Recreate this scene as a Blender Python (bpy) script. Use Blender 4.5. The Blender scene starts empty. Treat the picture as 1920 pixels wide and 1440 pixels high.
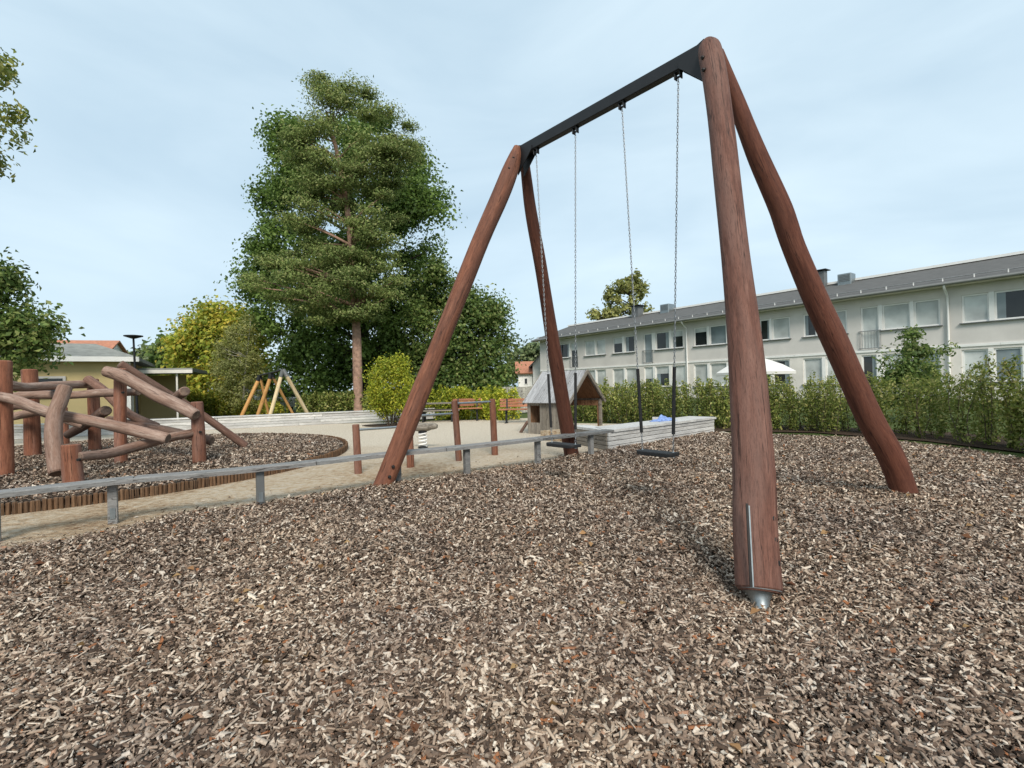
import bpy, math, random
import numpy as np
from mathutils import Vector, Matrix

sc = bpy.context.scene
C = sc.collection
rng = np.random.default_rng(7)
random.seed(7)
R = math.radians
H = 1.2                                   # height of the camera above the wood chips

# ------------------------------------------------------------------ camera
F = 929.1                                 # focal length in pixels of a 1920 px wide picture
PITCH, ROLL = R(0.2025), R(-1.3756)
fw = np.array([0, math.cos(PITCH), math.sin(PITCH)])
up0 = np.array([0, -math.sin(PITCH), math.cos(PITCH)])
rt0 = np.array([1.0, 0, 0])
rt = rt0*math.cos(ROLL) + up0*math.sin(ROLL)
up = -rt0*math.sin(ROLL) + up0*math.cos(ROLL)
cd = bpy.data.cameras.new('camera')
cd.sensor_width = 36.0
cd.lens = F/1920*36.0
cd.clip_start = 0.05
cd.clip_end = 3000
cam = bpy.data.objects.new('camera', cd)
C.objects.link(cam)
m = Matrix.Identity(4)
for i in range(3):
    m[i][0], m[i][1], m[i][2] = rt[i], up[i], -fw[i]
m[2][3] = H
cam.matrix_world = m
sc.camera = cam

# ------------------------------------------------------------------ light
SUN = Vector((0.10, -0.72, 0.66)).normalized()        # direction towards the sun
wd = bpy.data.worlds.new('World'); sc.world = wd; wd.use_nodes = True
nt = wd.node_tree; N = nt.nodes; L = nt.links
N.clear()
wo = N.new('ShaderNodeOutputWorld'); bg = N.new('ShaderNodeBackground')
sky = N.new('ShaderNodeTexSky'); sky.sky_type = 'NISHITA'; sky.sun_disc = False
sky.sun_elevation = math.asin(SUN.z); sky.sun_rotation = math.atan2(SUN.x, SUN.y)
sky.air_density = 1.0; sky.dust_density = 2.0
tc = N.new('ShaderNodeTexCoord')
mp = N.new('ShaderNodeMapping'); mp.inputs['Scale'].default_value = (1.0, 1.0, 3.2)
mp.inputs['Location'].default_value = (3.1, 0.4, 0.2)
ns = N.new('ShaderNodeTexNoise'); ns.inputs['Scale'].default_value = 1.5
ns.inputs['Detail'].default_value = 6; ns.inputs['Roughness'].default_value = 0.5
ns.inputs['Distortion'].default_value = 0.5
cr = N.new('ShaderNodeValToRGB')
cr.color_ramp.elements[0].position = 0.30; cr.color_ramp.elements[0].color = (3.7, 4.85, 5.7, 1)
cr.color_ramp.elements[1].position = 0.72; cr.color_ramp.elements[1].color = (5.5, 6.6, 7.2, 1)
mx = N.new('ShaderNodeMix'); mx.data_type = 'RGBA'; mx.inputs[0].default_value = 0.88
L.new(tc.outputs['Generated'], mp.inputs['Vector']); L.new(mp.outputs[0], ns.inputs['Vector'])
L.new(ns.outputs['Fac'], cr.inputs['Fac'])
L.new(sky.outputs[0], mx.inputs[6]); L.new(cr.outputs[0], mx.inputs[7])
L.new(mx.outputs[2], bg.inputs['Color']); bg.inputs['Strength'].default_value = 0.10
L.new(bg.outputs[0], wo.inputs['Surface'])
sl = bpy.data.lights.new('sun', 'SUN'); sl.energy = 2.4; sl.angle = R(20.0); sl.color = (1.0, 0.93, 0.83)
so = bpy.data.objects.new('sun', sl); C.objects.link(so)
so.rotation_euler = SUN.to_track_quat('Z', 'Y').to_euler(); so.location = (8, -12, 20)
sc.view_settings.view_transform = 'Standard'
sc.view_settings.look = 'None'
sc.view_settings.exposure = 0.68
sc.view_settings.gamma = 1.0
sc.view_settings.use_curve_mapping = False
sc.cycles.max_bounces = 6
sc.cycles.transparent_max_bounces = 4

# ------------------------------------------------------------------ geometry helpers
def ray(x, y):
    return fw + rt*((x-960)/F) - up*((y-720)/F)
def gp(x, y, z=0.0):                       # where the ray of a pixel meets the height z
    d = ray(x, y); t = (z-H)/d[2]
    return np.array([d[0]*t, d[1]*t, z])
def at(x, y, Y):                           # the point of a pixel at the distance Y
    d = ray(x, y); t = Y/d[1]
    return np.array([d[0]*t, Y, H+d[2]*t])
def px(P):                                 # back to pixels
    d = np.asarray(P, float)-np.array([0, 0, H]); z = d@fw
    return 960+F*(d@rt)/z, 720-F*(d@up)/z
def mpp(Y): return Y/F                     # metres per pixel

def tag(o, label=None, cat=None, group=None, kind=None):
    if label: o['label'] = label
    if cat: o['category'] = cat
    if group: o['group'] = group
    if kind: o['kind'] = kind
    return o
def empty(name, loc=(0, 0, 0), rz=0.0, label=None, cat=None, group=None):
    o = bpy.data.objects.new(name, None); C.objects.link(o)
    o.location = [float(v) for v in loc]; o.rotation_euler = (0, 0, rz); o.empty_display_size = 0.2
    return tag(o, label, cat, group)
def link(name, me, mat=None, parent=None):
    o = bpy.data.objects.new(name, me); C.objects.link(o)
    if mat and not me.materials: me.materials.append(mat)
    if parent is not None: o.parent = parent
    return o
def mesh_py(name, v, f, smooth=False, gc=None):
    me = bpy.data.meshes.new(name)
    me.from_pydata([tuple(float(c) for c in p) for p in v], [], [tuple(int(i) for i in q) for q in f]); me.update()
    if smooth: me.polygons.foreach_set('use_smooth', [True]*len(me.polygons))
    if gc is not None:
        a = me.attributes.new('gc', 'FLOAT_VECTOR', 'POINT')
        a.data.foreach_set('vector', np.asarray(gc, np.float32).ravel())
    return me
def mesh_big(name, V, Q, smooth=False):    # V (n,3), Q (m,k) - all faces with k corners
    V = np.ascontiguousarray(V, np.float32); Q = np.ascontiguousarray(Q, np.int32)
    me = bpy.data.meshes.new(name)
    k = Q.shape[1]
    me.vertices.add(len(V)); me.vertices.foreach_set('co', V.ravel())
    me.loops.add(Q.size); me.loops.foreach_set('vertex_index', Q.ravel())
    me.polygons.add(len(Q)); me.polygons.foreach_set('loop_start', np.arange(0, Q.size, k, dtype=np.int32))
    me.polygons.foreach_set('loop_total', np.full(len(Q), k, np.int32))
    if smooth: me.polygons.foreach_set('use_smooth', np.ones(len(Q), bool))
    me.update(calc_edges=True)
    return me

class MB:                                  # collects boxes, tubes and prisms of ONE part
    def __init__(s): s.v = []; s.f = []; s.g = []; s.sm = []
    def add(s, v, f, g, smooth=False):
        o = len(s.v); s.v += [tuple(map(float, p)) for p in v]; s.g += [tuple(map(float, p)) for p in g]
        s.f += [tuple(int(i)+o for i in q) for q in f]; s.sm += [smooth]*len(f)
    def box(s, c, size, ax=None, bev=0.0, seed=None):
        """box with centre c, size (along, across, up), axes as rows of ax, chamfered edges"""
        c = np.asarray(c, float); h = np.asarray(size, float)/2
        ax = np.eye(3) if ax is None else np.asarray(ax, float)
        off = random.random()*50 if seed is None else seed
        if bev <= 0:
            P = [(sx, sy, sz) for sz in (-1, 1) for sy in (-1, 1) for sx in (-1, 1)]
            loc = np.array(P)*h
            f = [(0, 2, 3, 1), (4, 5, 7, 6), (0, 1, 5, 4), (2, 6, 7, 3), (0, 4, 6, 2), (1, 3, 7, 5)]
        else:
            b = min(bev, h.min()*0.9); loc = []; idx = {}
            for sx in (-1, 1):
                for sy in (-1, 1):
                    for sz in (-1, 1):
                        for k in range(3):
                            p = np.array([sx*h[0], sy*h[1], sz*h[2]])
                            for j in range(3):
                                if j != k: p[j] -= np.sign(p[j])*b
                            idx[(sx, sy, sz, k)] = len(loc); loc.append(p)
            loc = np.array(loc); f = []
            I = lambda a, k: idx[(a[0], a[1], a[2], k)]
            for k in range(3):
                j, l = (k+1) % 3, (k+2) % 3
                for sg in (-1, 1):
                    q = []
                    for (a, b2) in ((-1, -1), (1, -1), (1, 1), (-1, 1)):
                        t = [0, 0, 0]; t[k] = sg; t[j] = a; t[l] = b2; q.append(I(t, k))
                    f.append(q if sg > 0 else q[::-1])
            for k in range(3):              # edges along axis k
                j, l = (k+1) % 3, (k+2) % 3
                for a in (-1, 1):
                    for b2 in (-1, 1):
                        t0 = [0, 0, 0]; t0[j] = a; t0[l] = b2; t1 = list(t0); t0[k] = -1; t1[k] = 1
                        q = [I(t0, j), I(t1, j), I(t1, l), I(t0, l)]
                        f.append(q[::-1] if a*b2 > 0 else q)
            for sx in (-1, 1):
                for sy in (-1, 1):
                    for sz in (-1, 1):
                        q = [idx[(sx, sy, sz, k)] for k in range(3)]
                        f.append(q if sx*sy*sz > 0 else q[::-1])
        g = loc.copy(); g = g*np.array([0.12, 1, 1])+off
        s.add(loc@ax+c, f, g)
        return s
    def bar(s, a, b, w, t, upv=(0, 0, 1), bev=0.0):      # plank from a to b, w across, t thick
        a = np.asarray(a, float); b = np.asarray(b, float); d = b-a; Ln = np.linalg.norm(d); d = d/Ln
        u = np.asarray(upv, float); y = np.cross(u, d); y /= np.linalg.norm(y); z = np.cross(d, y)
        return s.box((a+b)/2, (Ln, w, t), np.array([d, y, z]), bev)
    def tube(s, P, r, n=10, cap=True, wob=0.0, smooth=True, bulge=0.0, closed=False):
        P = np.asarray(P, float); m_ = len(P); r = np.broadcast_to(np.asarray(r, float), (m_,))
        T = np.gradient(P, axis=0)
        if closed: T = np.roll(P, -1, 0)-np.roll(P, 1, 0)
        T /= np.linalg.norm(T, axis=1)[:, None]
        a = np.array([0, 0, 1.0]) if abs(T[0][2]) < 0.8 else np.array([1.0, 0, 0])
        X = np.cross(a, T[0]); X /= np.linalg.norm(X)
        lens = np.concatenate([[0], np.cumsum(np.linalg.norm(np.diff(P, axis=0), axis=1))])
        off = random.random()*40; ph = [random.random()*6.28 for _ in range(4)]
        v = []; g = []; f = []
        for i in range(m_):
            X = X-T[i]*(X@T[i]); X /= np.linalg.norm(X); Y = np.cross(T[i], X)
            for k in range(n):
                th = 2*math.pi*k/n
                rr = r[i]*(1+wob*(0.5*math.sin(2*th+ph[0]+lens[i]*1.3)+0.35*math.sin(3*th+ph[1]-lens[i]*2.1)+0.5*math.sin(lens[i]*4.0+ph[2])))
                v.append(P[i]+rr*(math.cos(th)*X+math.sin(th)*Y))
                g.append((rr*math.cos(th)+off, rr*math.sin(th)+off, lens[i]*0.12))
        rings = m_ if closed else m_-1
        for i in range(rings):
            for k in range(n):
                k2 = (k+1) % n; i2 = (i+1) % m_
                f.append((i*n+k, i*n+k2, i2*n+k2, i2*n+k))
        s.add(v, f, g, smooth)
        if cap and not closed:
            for e, sg in ((0, -1), (m_-1, 1)):
                ring = v[e*n:(e+1)*n]; gr = g[e*n:(e+1)*n]
                if bulge > 0:               # rounded shoulder before the flat cut
                    cen = P[e]; r1 = [cen+(p-cen)*0.86+T[e]*sg*bulge for p in ring]
                    vv = ring+r1; gg = gr+gr
                    ff = [(k, (k+1) % n, n+(k+1) % n, n+k) if sg > 0 else (k, n+k, n+(k+1) % n, (k+1) % n) for k in range(n)]
                    cf = tuple(range(n, 2*n)); ff.append(cf if sg > 0 else cf[::-1])
                    s.add(vv, ff, gg, False)
                else:
                    cf = tuple(range(n)); s.add(ring, [cf if sg > 0 else cf[::-1]], gr, False)
        return s
    def prism(s, poly, z0, z1):             # flat polygon (x, y), extruded upwards
        n = len(poly); v = [(p[0], p[1], z0) for p in poly]+[(p[0], p[1], z1) for p in poly]
        ar = sum(poly[i][0]*poly[(i+1) % n][1]-poly[(i+1) % n][0]*poly[i][1] for i in range(n))
        idx = list(range(n)) if ar > 0 else list(range(n))[::-1]
        f = [tuple(n+i for i in idx), tuple(idx[::-1])]
        for a_ in range(n):
            i, j = idx[a_], idx[(a_+1) % n]; f.append((i, j, n+j, n+i))
        s.add(v, f, [(p[0]*0.3, p[1], p[2]) for p in v]); return s
    def build(s, name, mat, parent=None, origin=None):
        v = np.array(s.v)
        if origin is not None: v = v-np.asarray(origin, float)
        me = mesh_py(name, v, s.f, gc=s.g); me.polygons.foreach_set('use_smooth', s.sm)
        o = link(name, me, mat, parent)
        if origin is not None: o.location = [float(c) for c in origin]
        return o

def spline(P, n):
    """smooth curve through P (k, d) with n samples"""
    P = np.asarray(P, float); k = len(P)
    if k == 2:
        t = np.linspace(0, 1, n)[:, None]; return P[0]*(1-t)+P[1]*t
    E = np.vstack([2*P[0]-P[1], P, 2*P[-1]-P[-2]]); out = []
    for u in np.linspace(0, k-1, n):
        i = min(int(u), k-2); t = u-i; p0, p1, p2, p3 = E[i:i+4]
        out.append(0.5*((2*p1)+(p2-p0)*t+(2*p0-5*p1+4*p2-p3)*t*t+(3*p1-p0-3*p2+p3)*t**3))
    return np.array(out)
def rel(parent, P):                        # world points into an empty's space (translation and turn)
    P = np.asarray(P, float)-np.array(parent.location); a = -parent.rotation_euler[2]
    c, s_ = math.cos(a), math.sin(a)
    return np.stack([P[..., 0]*c-P[..., 1]*s_, P[..., 0]*s_+P[..., 1]*c, P[..., 2]], -1)
def log_part(name, parent, mat, P, rad, n=14, seg=22, wob=0.05, bulge=0.012, ends=()):
    q = spline(np.hstack([rel(parent, P), np.asarray(rad, float)[:, None]]), seg)
    o = MB().tube(q[:, :3], q[:, 3], n, True, wob, True, bulge).build(name, mat, parent)
    for e in ends:                          # weathered saw cut
        d = (q[0]-q[1] if e == 0 else q[-1]-q[-2])[:3]; d = d/np.linalg.norm(d); c = q[e][:3]+d*bulge; r = q[e][3]*0.84
        MB().tube([c-d*0.004, c+d*0.003], r, n, True, 0, False).build('cut_end', M['cut_wood'], o)
    return o

# ------------------------------------------------------------------ materials
def mat_new(name):
    mt = bpy.data.materials.new(name); mt.use_nodes = True
    n = mt.node_tree.nodes; l = mt.node_tree.links; b = n['Principled BSDF']
    return mt, n, l, b
def ramp(n, cols, pos=None):
    r = n.new('ShaderNodeValToRGB'); e = r.color_ramp.elements
    pos = pos or [i/(len(cols)-1) for i in range(len(cols))]
    while len(e) < len(cols): e.new(0.5)
    for i, c in enumerate(cols): e[i].position = pos[i]; e[i].color = (*c, 1)
    return r
def noise(n, l, vec, scale, det=5, rough=0.6, dist=0.0):
    t = n.new('ShaderNodeTexNoise'); t.inputs['Scale'].default_value = scale; t.inputs['Detail'].default_value = det
    t.inputs['Roughness'].default_value = rough; t.inputs['Distortion'].default_value = dist
    if vec is not None: l.new(vec, t.inputs['Vector'])
    return t
def coords(n, which='Object'):
    return n.new('ShaderNodeTexCoord').outputs[which]
def bump(n, l, h, b, strength=0.4, dist=0.01):
    k = n.new('ShaderNodeBump'); k.inputs['Strength'].default_value = strength; k.inputs['Distance'].default_value = dist
    l.new(h, k.inputs['Height']); l.new(k.outputs[0], b.inputs['Normal'])
def mixc(n, l, fac, a, b_, mode='MIX'):
    k = n.new('ShaderNodeMix'); k.data_type = 'RGBA'; k.blend_type = mode
    if isinstance(fac, float): k.inputs[0].default_value = fac
    else: l.new(fac, k.inputs[0])
    for s_, i in ((a, 6), (b_, 7)):
        if isinstance(s_, tuple): k.inputs[i].default_value = (*s_, 1)
        else: l.new(s_, k.inputs[i])
    return k.outputs[2]
def plain(name, col, rough=0.6, metal=0.0, var=0.12, scale=6.0, spec=0.4, bmp=0.0):
    mt, n, l, b = mat_new(name); v = coords(n)
    t = noise(n, l, v, scale, 5, 0.6)
    r = ramp(n, [tuple(c*(1-var) for c in col), tuple(min(1, c*(1+var)) for c in col)], [0.3, 0.7])
    l.new(t.outputs['Fac'], r.inputs[0]); l.new(r.outputs[0], b.inputs['Base Color'])
    b.inputs['Roughness'].default_value = rough; b.inputs['Metallic'].default_value = metal
    b.inputs['Specular IOR Level'].default_value = spec
    if bmp: bump(n, l, t.outputs['Fac'], b, bmp, 0.01)
    return mt
def wood(name, dark, mid, light, patch=None, grain=22.0, rough=0.75, pfac=0.5, bmp=0.5, crack=(0.5, 0.56)):
    """wood whose grain follows the gc attribute (x, y across, z along, squeezed)"""
    mt, n, l, b = mat_new(name)
    a = n.new('ShaderNodeAttribute'); a.attribute_name = 'gc'; v = a.outputs['Vector']
    t = noise(n, l, v, grain, 8, 0.65, 0.6); t2 = noise(n, l, v, grain*6, 4, 0.7); t3 = noise(n, l, v, grain*0.22, 4, 0.6)
    r = ramp(n, [dark, mid, light], [0.30, 0.52, 0.74])
    l.new(t.outputs['Fac'], r.inputs[0])
    col = r.outputs[0]
    if patch:
        rp = ramp(n, [(0, 0, 0), (pfac, pfac, pfac)], [0.45, 0.65]); l.new(t3.outputs['Fac'], rp.inputs[0])
        col = mixc(n, l, rp.outputs[0], col, patch)
    rk = ramp(n, [(0.42, 0.40, 0.40), (1.05, 1.05, 1.05)], [0.30, 0.50]); l.new(t2.outputs['Fac'], rk.inputs[0])
    col = mixc(n, l, 0.75, col, rk.outputs[0], 'MULTIPLY')
    ms_ = n.new('ShaderNodeMapping'); ms_.inputs['Scale'].default_value = (1, 1, 0.3); l.new(v, ms_.inputs['Vector'])
    t5 = noise(n, l, ms_.outputs[0], grain*0.9, 3, 0.55)      # long drying cracks
    rc_ = ramp(n, [(1, 1, 1), (0.15, 0.13, 0.12), (1, 1, 1)], [0.480, 0.5, 0.520]); l.new(t5.outputs['Fac'], rc_.inputs[0])
    t6 = noise(n, l, v, grain*0.5, 2, 0.5); r6 = ramp(n, [(0, 0, 0), (1, 1, 1)], list(crack)); l.new(t6.outputs['Fac'], r6.inputs[0])
    col = mixc(n, l, r6.outputs[0], col, mixc(n, l, 1.0, col, rc_.outputs[0], 'MULTIPLY'))
    oi = n.new('ShaderNodeObjectInfo'); ro = ramp(n, [(0.78, 0.78, 0.78), (1.12, 1.12, 1.12)])
    l.new(oi.outputs['Random'], ro.inputs[0]); col = mixc(n, l, 1.0, col, ro.outputs[0], 'MULTIPLY')
    l.new(col, b.inputs['Base Color']); b.inputs['Roughness'].default_value = rough
    b.inputs['Specular IOR Level'].default_value = 0.3
    bump(n, l, t2.outputs['Fac'], b, bmp, 0.006)
    return mt
def leafmat(name, cols, trans=0.35, pos=None, rough=0.5):
    mt, n, l, b = mat_new(name)
    g = n.new('ShaderNodeNewGeometry'); r = ramp(n, cols, pos); l.new(g.outputs['Random Per Island'], r.inputs[0])
    t = noise(n, l, coords(n), 0.35, 3, 0.6); rv = ramp(n, [(0.72, 0.75, 0.72), (1.18, 1.15, 1.1)], [0.35, 0.65])
    l.new(t.outputs['Fac'], rv.inputs[0]); col = mixc(n, l, 1.0, r.outputs[0], rv.outputs[0], 'MULTIPLY')
    l.new(col, b.inputs['Base Color']); b.inputs['Roughness'].default_value = rough
    b.inputs['Specular IOR Level'].default_value = 0.25
    tr = n.new('ShaderNodeBsdfTranslucent'); l.new(col, tr.inputs['Color'])
    ms = n.new('ShaderNodeMixShader'); ms.inputs[0].default_value = trans
    l.new(b.outputs[0], ms.inputs[1]); l.new(tr.outputs[0], ms.inputs[2])
    l.new(ms.outputs[0], n['Material Output'].inputs['Surface'])
    return mt

M = {}
M['swing_wood'] = wood('swing_wood', (0.066, 0.026, 0.017), (0.135, 0.058, 0.040), (0.205, 0.100, 0.072), (0.165, 0.095, 0.076), 26, pfac=0.7)
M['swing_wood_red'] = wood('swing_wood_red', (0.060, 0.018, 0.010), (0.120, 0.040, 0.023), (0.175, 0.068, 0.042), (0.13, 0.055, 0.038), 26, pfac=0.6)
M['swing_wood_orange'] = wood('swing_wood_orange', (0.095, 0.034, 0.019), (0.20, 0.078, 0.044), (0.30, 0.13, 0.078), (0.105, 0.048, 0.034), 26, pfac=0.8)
M['cut_wood'] = wood('cut_wood', (0.10, 0.065, 0.045), (0.19, 0.13, 0.095), (0.27, 0.20, 0.15), (0.08, 0.055, 0.045), 30, pfac=0.8)
M['post_wood'] = wood('post_wood', (0.12, 0.043, 0.022), (0.22, 0.085, 0.048), (0.31, 0.145, 0.085), (0.25, 0.15, 0.12), 24, pfac=0.6)
M['log_wood'] = wood('log_wood', (0.15, 0.085, 0.062), (0.30, 0.205, 0.16), (0.44, 0.345, 0.29), (0.24, 0.125, 0.082), 24, pfac=0.6)
M['log_dark'] = wood('log_dark', (0.09, 0.045, 0.032), (0.16, 0.085, 0.06), (0.24, 0.15, 0.115), (0.2, 0.15, 0.12), 24)
M['white_timber'] = wood('white_timber', (0.38, 0.365, 0.345), (0.57, 0.56, 0.535), (0.70, 0.69, 0.665), (0.36, 0.36, 0.36), 14, pfac=0.6, crack=(0.68, 0.74))
M['rail_wood'] = wood('rail_wood', (0.13, 0.132, 0.13), (0.20, 0.20, 0.195), (0.28, 0.278, 0.27), (0.22, 0.2, 0.19), 24)
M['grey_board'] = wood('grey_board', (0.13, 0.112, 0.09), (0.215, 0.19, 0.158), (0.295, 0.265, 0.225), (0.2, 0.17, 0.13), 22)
M['roof_board'] = wood('roof_board', (0.23, 0.23, 0.235), (0.33, 0.33, 0.335), (0.42, 0.42, 0.42), None, 18)
M['orange_board'] = wood('orange_board', (0.15, 0.075, 0.038), (0.24, 0.13, 0.07), (0.31, 0.18, 0.10), None, 20)
M['stake_wood'] = wood('stake_wood', (0.075, 0.038, 0.019), (0.15, 0.082, 0.042), (0.23, 0.14, 0.078), (0.1, 0.07, 0.045), 22)
M['pale_wood'] = wood('pale_wood', (0.5, 0.36, 0.19), (0.64, 0.5, 0.3), (0.72, 0.6, 0.42), None, 14)
M['orange_wood'] = wood('orange_wood', (0.42, 0.2, 0.06), (0.55, 0.29, 0.1), (0.62, 0.38, 0.17), None, 14)
M['fence_wood'] = wood('fence_wood', (0.25, 0.24, 0.2), (0.38, 0.36, 0.31), (0.48, 0.46, 0.4), None, 16)
M['bench_wood'] = wood('bench_wood', (0.24, 0.09, 0.045), (0.36, 0.15, 0.08), (0.45, 0.22, 0.13), None, 16)
M['black_steel'] = plain('black_steel', (0.010, 0.011, 0.013), 0.55, 0.0, 0.2, 9)
M['galvanised'] = plain('galvanised', (0.30, 0.33, 0.34), 0.42, 0.85, 0.18, 18)
M['grey_steel'] = plain('grey_steel', (0.26, 0.265, 0.265), 0.55, 0.5, 0.2, 12)
M['chain_steel'] = plain('chain_steel', (0.30, 0.31, 0.32), 0.4, 0.8, 0.15, 20)
M['rubber'] = plain('rubber', (0.014, 0.014, 0.015), 0.75, 0, 0.25, 25, bmp=0.2)
M['bolt'] = plain('bolt', (0.02, 0.018, 0.017), 0.5, 0.3, 0.2, 20)
M['pine_bark'] = plain('pine_bark', (0.30, 0.185, 0.135), 0.9, 0, 0.45, 5, bmp=1.0)
M['bark'] = plain('bark', (0.085, 0.07, 0.052), 0.9, 0, 0.4, 6, bmp=1.0)
M['pale_bark'] = plain('pale_bark', (0.45, 0.42, 0.36), 0.85, 0, 0.3, 9)
M['twig'] = plain('twig', (0.10, 0.075, 0.05), 0.85, 0, 0.3, 9)
M['plaster'] = plain('plaster', (0.59, 0.56, 0.525), 0.9, 0, 0.09, 0.7, 0.2)
M['plaster_low'] = plain('plaster_low', (0.68, 0.64, 0.585), 0.9, 0, 0.10, 1.2, 0.2)
M['white_paint'] = plain('white_paint', (0.76, 0.75, 0.72), 0.6, 0, 0.05, 3)
M['roof_felt'] = plain('roof_felt', (0.092, 0.09, 0.086), 0.85, 0, 0.16, 2.5)
M['gutter'] = plain('gutter', (0.19, 0.19, 0.18), 0.5, 0.2, 0.1, 4)
M['sill'] = plain('sill', (0.13, 0.135, 0.135), 0.5, 0.2, 0.1, 5)
M['yellow_wall'] = plain('yellow_wall', (0.58, 0.45, 0.23), 0.9, 0, 0.10, 0.8, 0.2)
M['eternit'] = plain('eternit', (0.23, 0.235, 0.215), 0.9, 0, 0.25, 3)
M['red_tile'] = plain('red_tile', (0.38, 0.165, 0.10), 0.85, 0, 0.2, 4)
M['car_white'] = plain('car_white', (0.70, 0.71, 0.71), 0.25, 0, 0.02, 3, 0.5)
M['car_silver'] = plain('car_silver', (0.36, 0.38, 0.39), 0.28, 0.4, 0.03, 3, 0.5)
M['canvas'] = plain('canvas', (0.62, 0.605, 0.575), 0.85, 0, 0.04, 3)
M['towel'] = plain('towel', (0.17, 0.25, 0.48), 0.95, 0, 0.5, 22, bmp=0.6)
M['concrete'] = plain('concrete', (0.42, 0.41, 0.38), 0.9, 0, 0.15, 6)
M['tyre'] = plain('tyre', (0.02, 0.02, 0.02), 0.8)

def glass(name, col, rough=0.06):
    mt, n, l, b = mat_new(name)
    t = noise(n, l, coords(n), 0.9, 3, 0.5)
    r = ramp(n, [tuple(c*0.75 for c in col), tuple(c*1.2 for c in col)], [0.35, 0.65]); l.new(t.outputs['Fac'], r.inputs[0])
    l.new(r.outputs[0], b.inputs['Base Color']); b.inputs['Roughness'].default_value = rough
    b.inputs['Specular IOR Level'].default_value = 0.45
    return mt
M['glass_dark'] = glass('glass_dark', (0.022, 0.026, 0.028))
M['glass_blind'] = glass('glass_blind', (0.50, 0.52, 0.50), 0.15)
M['glass_curtain'] = glass('glass_curtain', (0.20, 0.24, 0.25), 0.08)

# ------------------------------------------------------------------ ground
def sstep(t): t = np.clip(t, 0, 1); return t*t*(3-2*t)
def G(x, y):                               # the lawn falls a little towards the road behind
    return -0.02-0.22*sstep((np.asarray(y, float)-18)/6)*sstep((3-np.asarray(x, float))/6)
def und(x, y):                             # gentle hollows and heaps in the wood chips
    return (0.022*np.sin(1.7*x+0.6)*np.sin(1.3*y+0.4)+0.014*np.sin(3.3*x-2.1*y)+0.010*np.sin(2.3*x+4.4*y+1.0)
            +sum(0.07*np.exp(-((x-fx)**2+(y-fy)**2)/0.06) for fx, fy in ((-1.50, 5.9), (0.96, 7.95), (3.75, 4.85)))
            -0.07*np.exp(-((x-1.5)**2+(y-5.2)**2)/0.35)-0.06*np.exp(-((x-0.75)**2+(y-6.2)**2)/0.3)+0.03*np.exp(-((x-0.6)**2+(y-4.6)**2)/0.25))
def inside(P, poly):
    x, y = P[:, 0], P[:, 1]; r = np.zeros(len(P), bool); n = len(poly)
    for i in range(n):
        x0, y0 = poly[i][:2]; x1, y1 = poly[(i+1) % n][:2]
        if y0 == y1: continue
        r ^= ((y0 > y) != (y1 > y)) & (x < (x1-x0)*(y-y0)/(y1-y0)+x0)
    return r
def ground_mat(name, cols, pos, sc1, sc2, bstr, bdist, rough=0.95):
    mt, n, l, b = mat_new(name); v = coords(n)
    t1 = noise(n, l, v, sc1, 6, 0.65); t2 = noise(n, l, v, sc2, 6, 0.7)
    k = n.new('ShaderNodeMath'); k.operation = 'MULTIPLY_ADD'; k.inputs[1].default_value = 0.55
    l.new(t2.outputs['Fac'], k.inputs[0])
    k2 = n.new('ShaderNodeMath'); k2.operation = 'MULTIPLY'; k2.inputs[1].default_value = 0.45
    l.new(t1.outputs['Fac'], k2.inputs[0]); l.new(k2.outputs[0], k.inputs[2])
    r = ramp(n, cols, pos); l.new(k.outputs[0], r.inputs[0]); l.new(r.outputs[0], b.inputs['Base Color'])
    b.inputs['Roughness'].default_value = rough; b.inputs['Specular IOR Level'].default_value = 0.15
    bump(n, l, t2.outputs['Fac'], b, bstr, bdist)
    return mt
M['lawn'] = ground_mat('lawn', [(0.03, 0.045, 0.012), (0.068, 0.095, 0.025), (0.12, 0.135, 0.05)], [0.35, 0.5, 0.65], 0.5, 35, 0.8, 0.05)
M['sand'] = ground_mat('sand', [(0.17, 0.10, 0.055), (0.36, 0.255, 0.16), (0.47, 0.375, 0.265), (0.54, 0.475, 0.385)], [0.37, 0.45, 0.52, 0.62], 0.45, 11, 1.0, 0.07)
mt = M['sand']; n = mt.node_tree.nodes; l = mt.node_tree.links; b = n['Principled BSDF']   # paler gravel further back
sx = n.new('ShaderNodeSeparateXYZ'); cv = coords(n); l.new(cv, sx.inputs[0])
tn = noise(n, l, cv, 0.6, 4, 0.6); ma = n.new('ShaderNodeMath'); ma.operation = 'MULTIPLY_ADD'; ma.inputs[1].default_value = 5.0; l.new(tn.outputs['Fac'], ma.inputs[0]); l.new(sx.outputs['Y'], ma.inputs[2])
mr = n.new('ShaderNodeMapRange'); mr.inputs['From Min'].default_value = 9.5; mr.inputs['From Max'].default_value = 13.5; l.new(ma.outputs[0], mr.inputs['Value'])
tg = noise(n, l, cv, 30, 5, 0.7); rg = ramp(n, [(0.40, 0.33, 0.245), (0.56, 0.485, 0.385), (0.66, 0.60, 0.50)], [0.36, 0.5, 0.62]); l.new(tg.outputs['Fac'], rg.inputs[0])
old = b.inputs['Base Color'].links[0].from_socket; l.new(mixc(n, l, mr.outputs[0], old, rg.outputs[0]), b.inputs['Base Color'])
M['chip_base'] = ground_mat('chip_base', [(0.02, 0.015, 0.011), (0.06, 0.045, 0.034), (0.13, 0.10, 0.078)], [0.36, 0.5, 0.64], 1.2, 60, 1.0, 0.02)
M['soil'] = ground_mat('soil', [(0.02, 0.013, 0.009), (0.055, 0.036, 0.024), (0.10, 0.07, 0.048)], [0.36, 0.5, 0.64], 1.5, 50, 1.0, 0.02)

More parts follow.
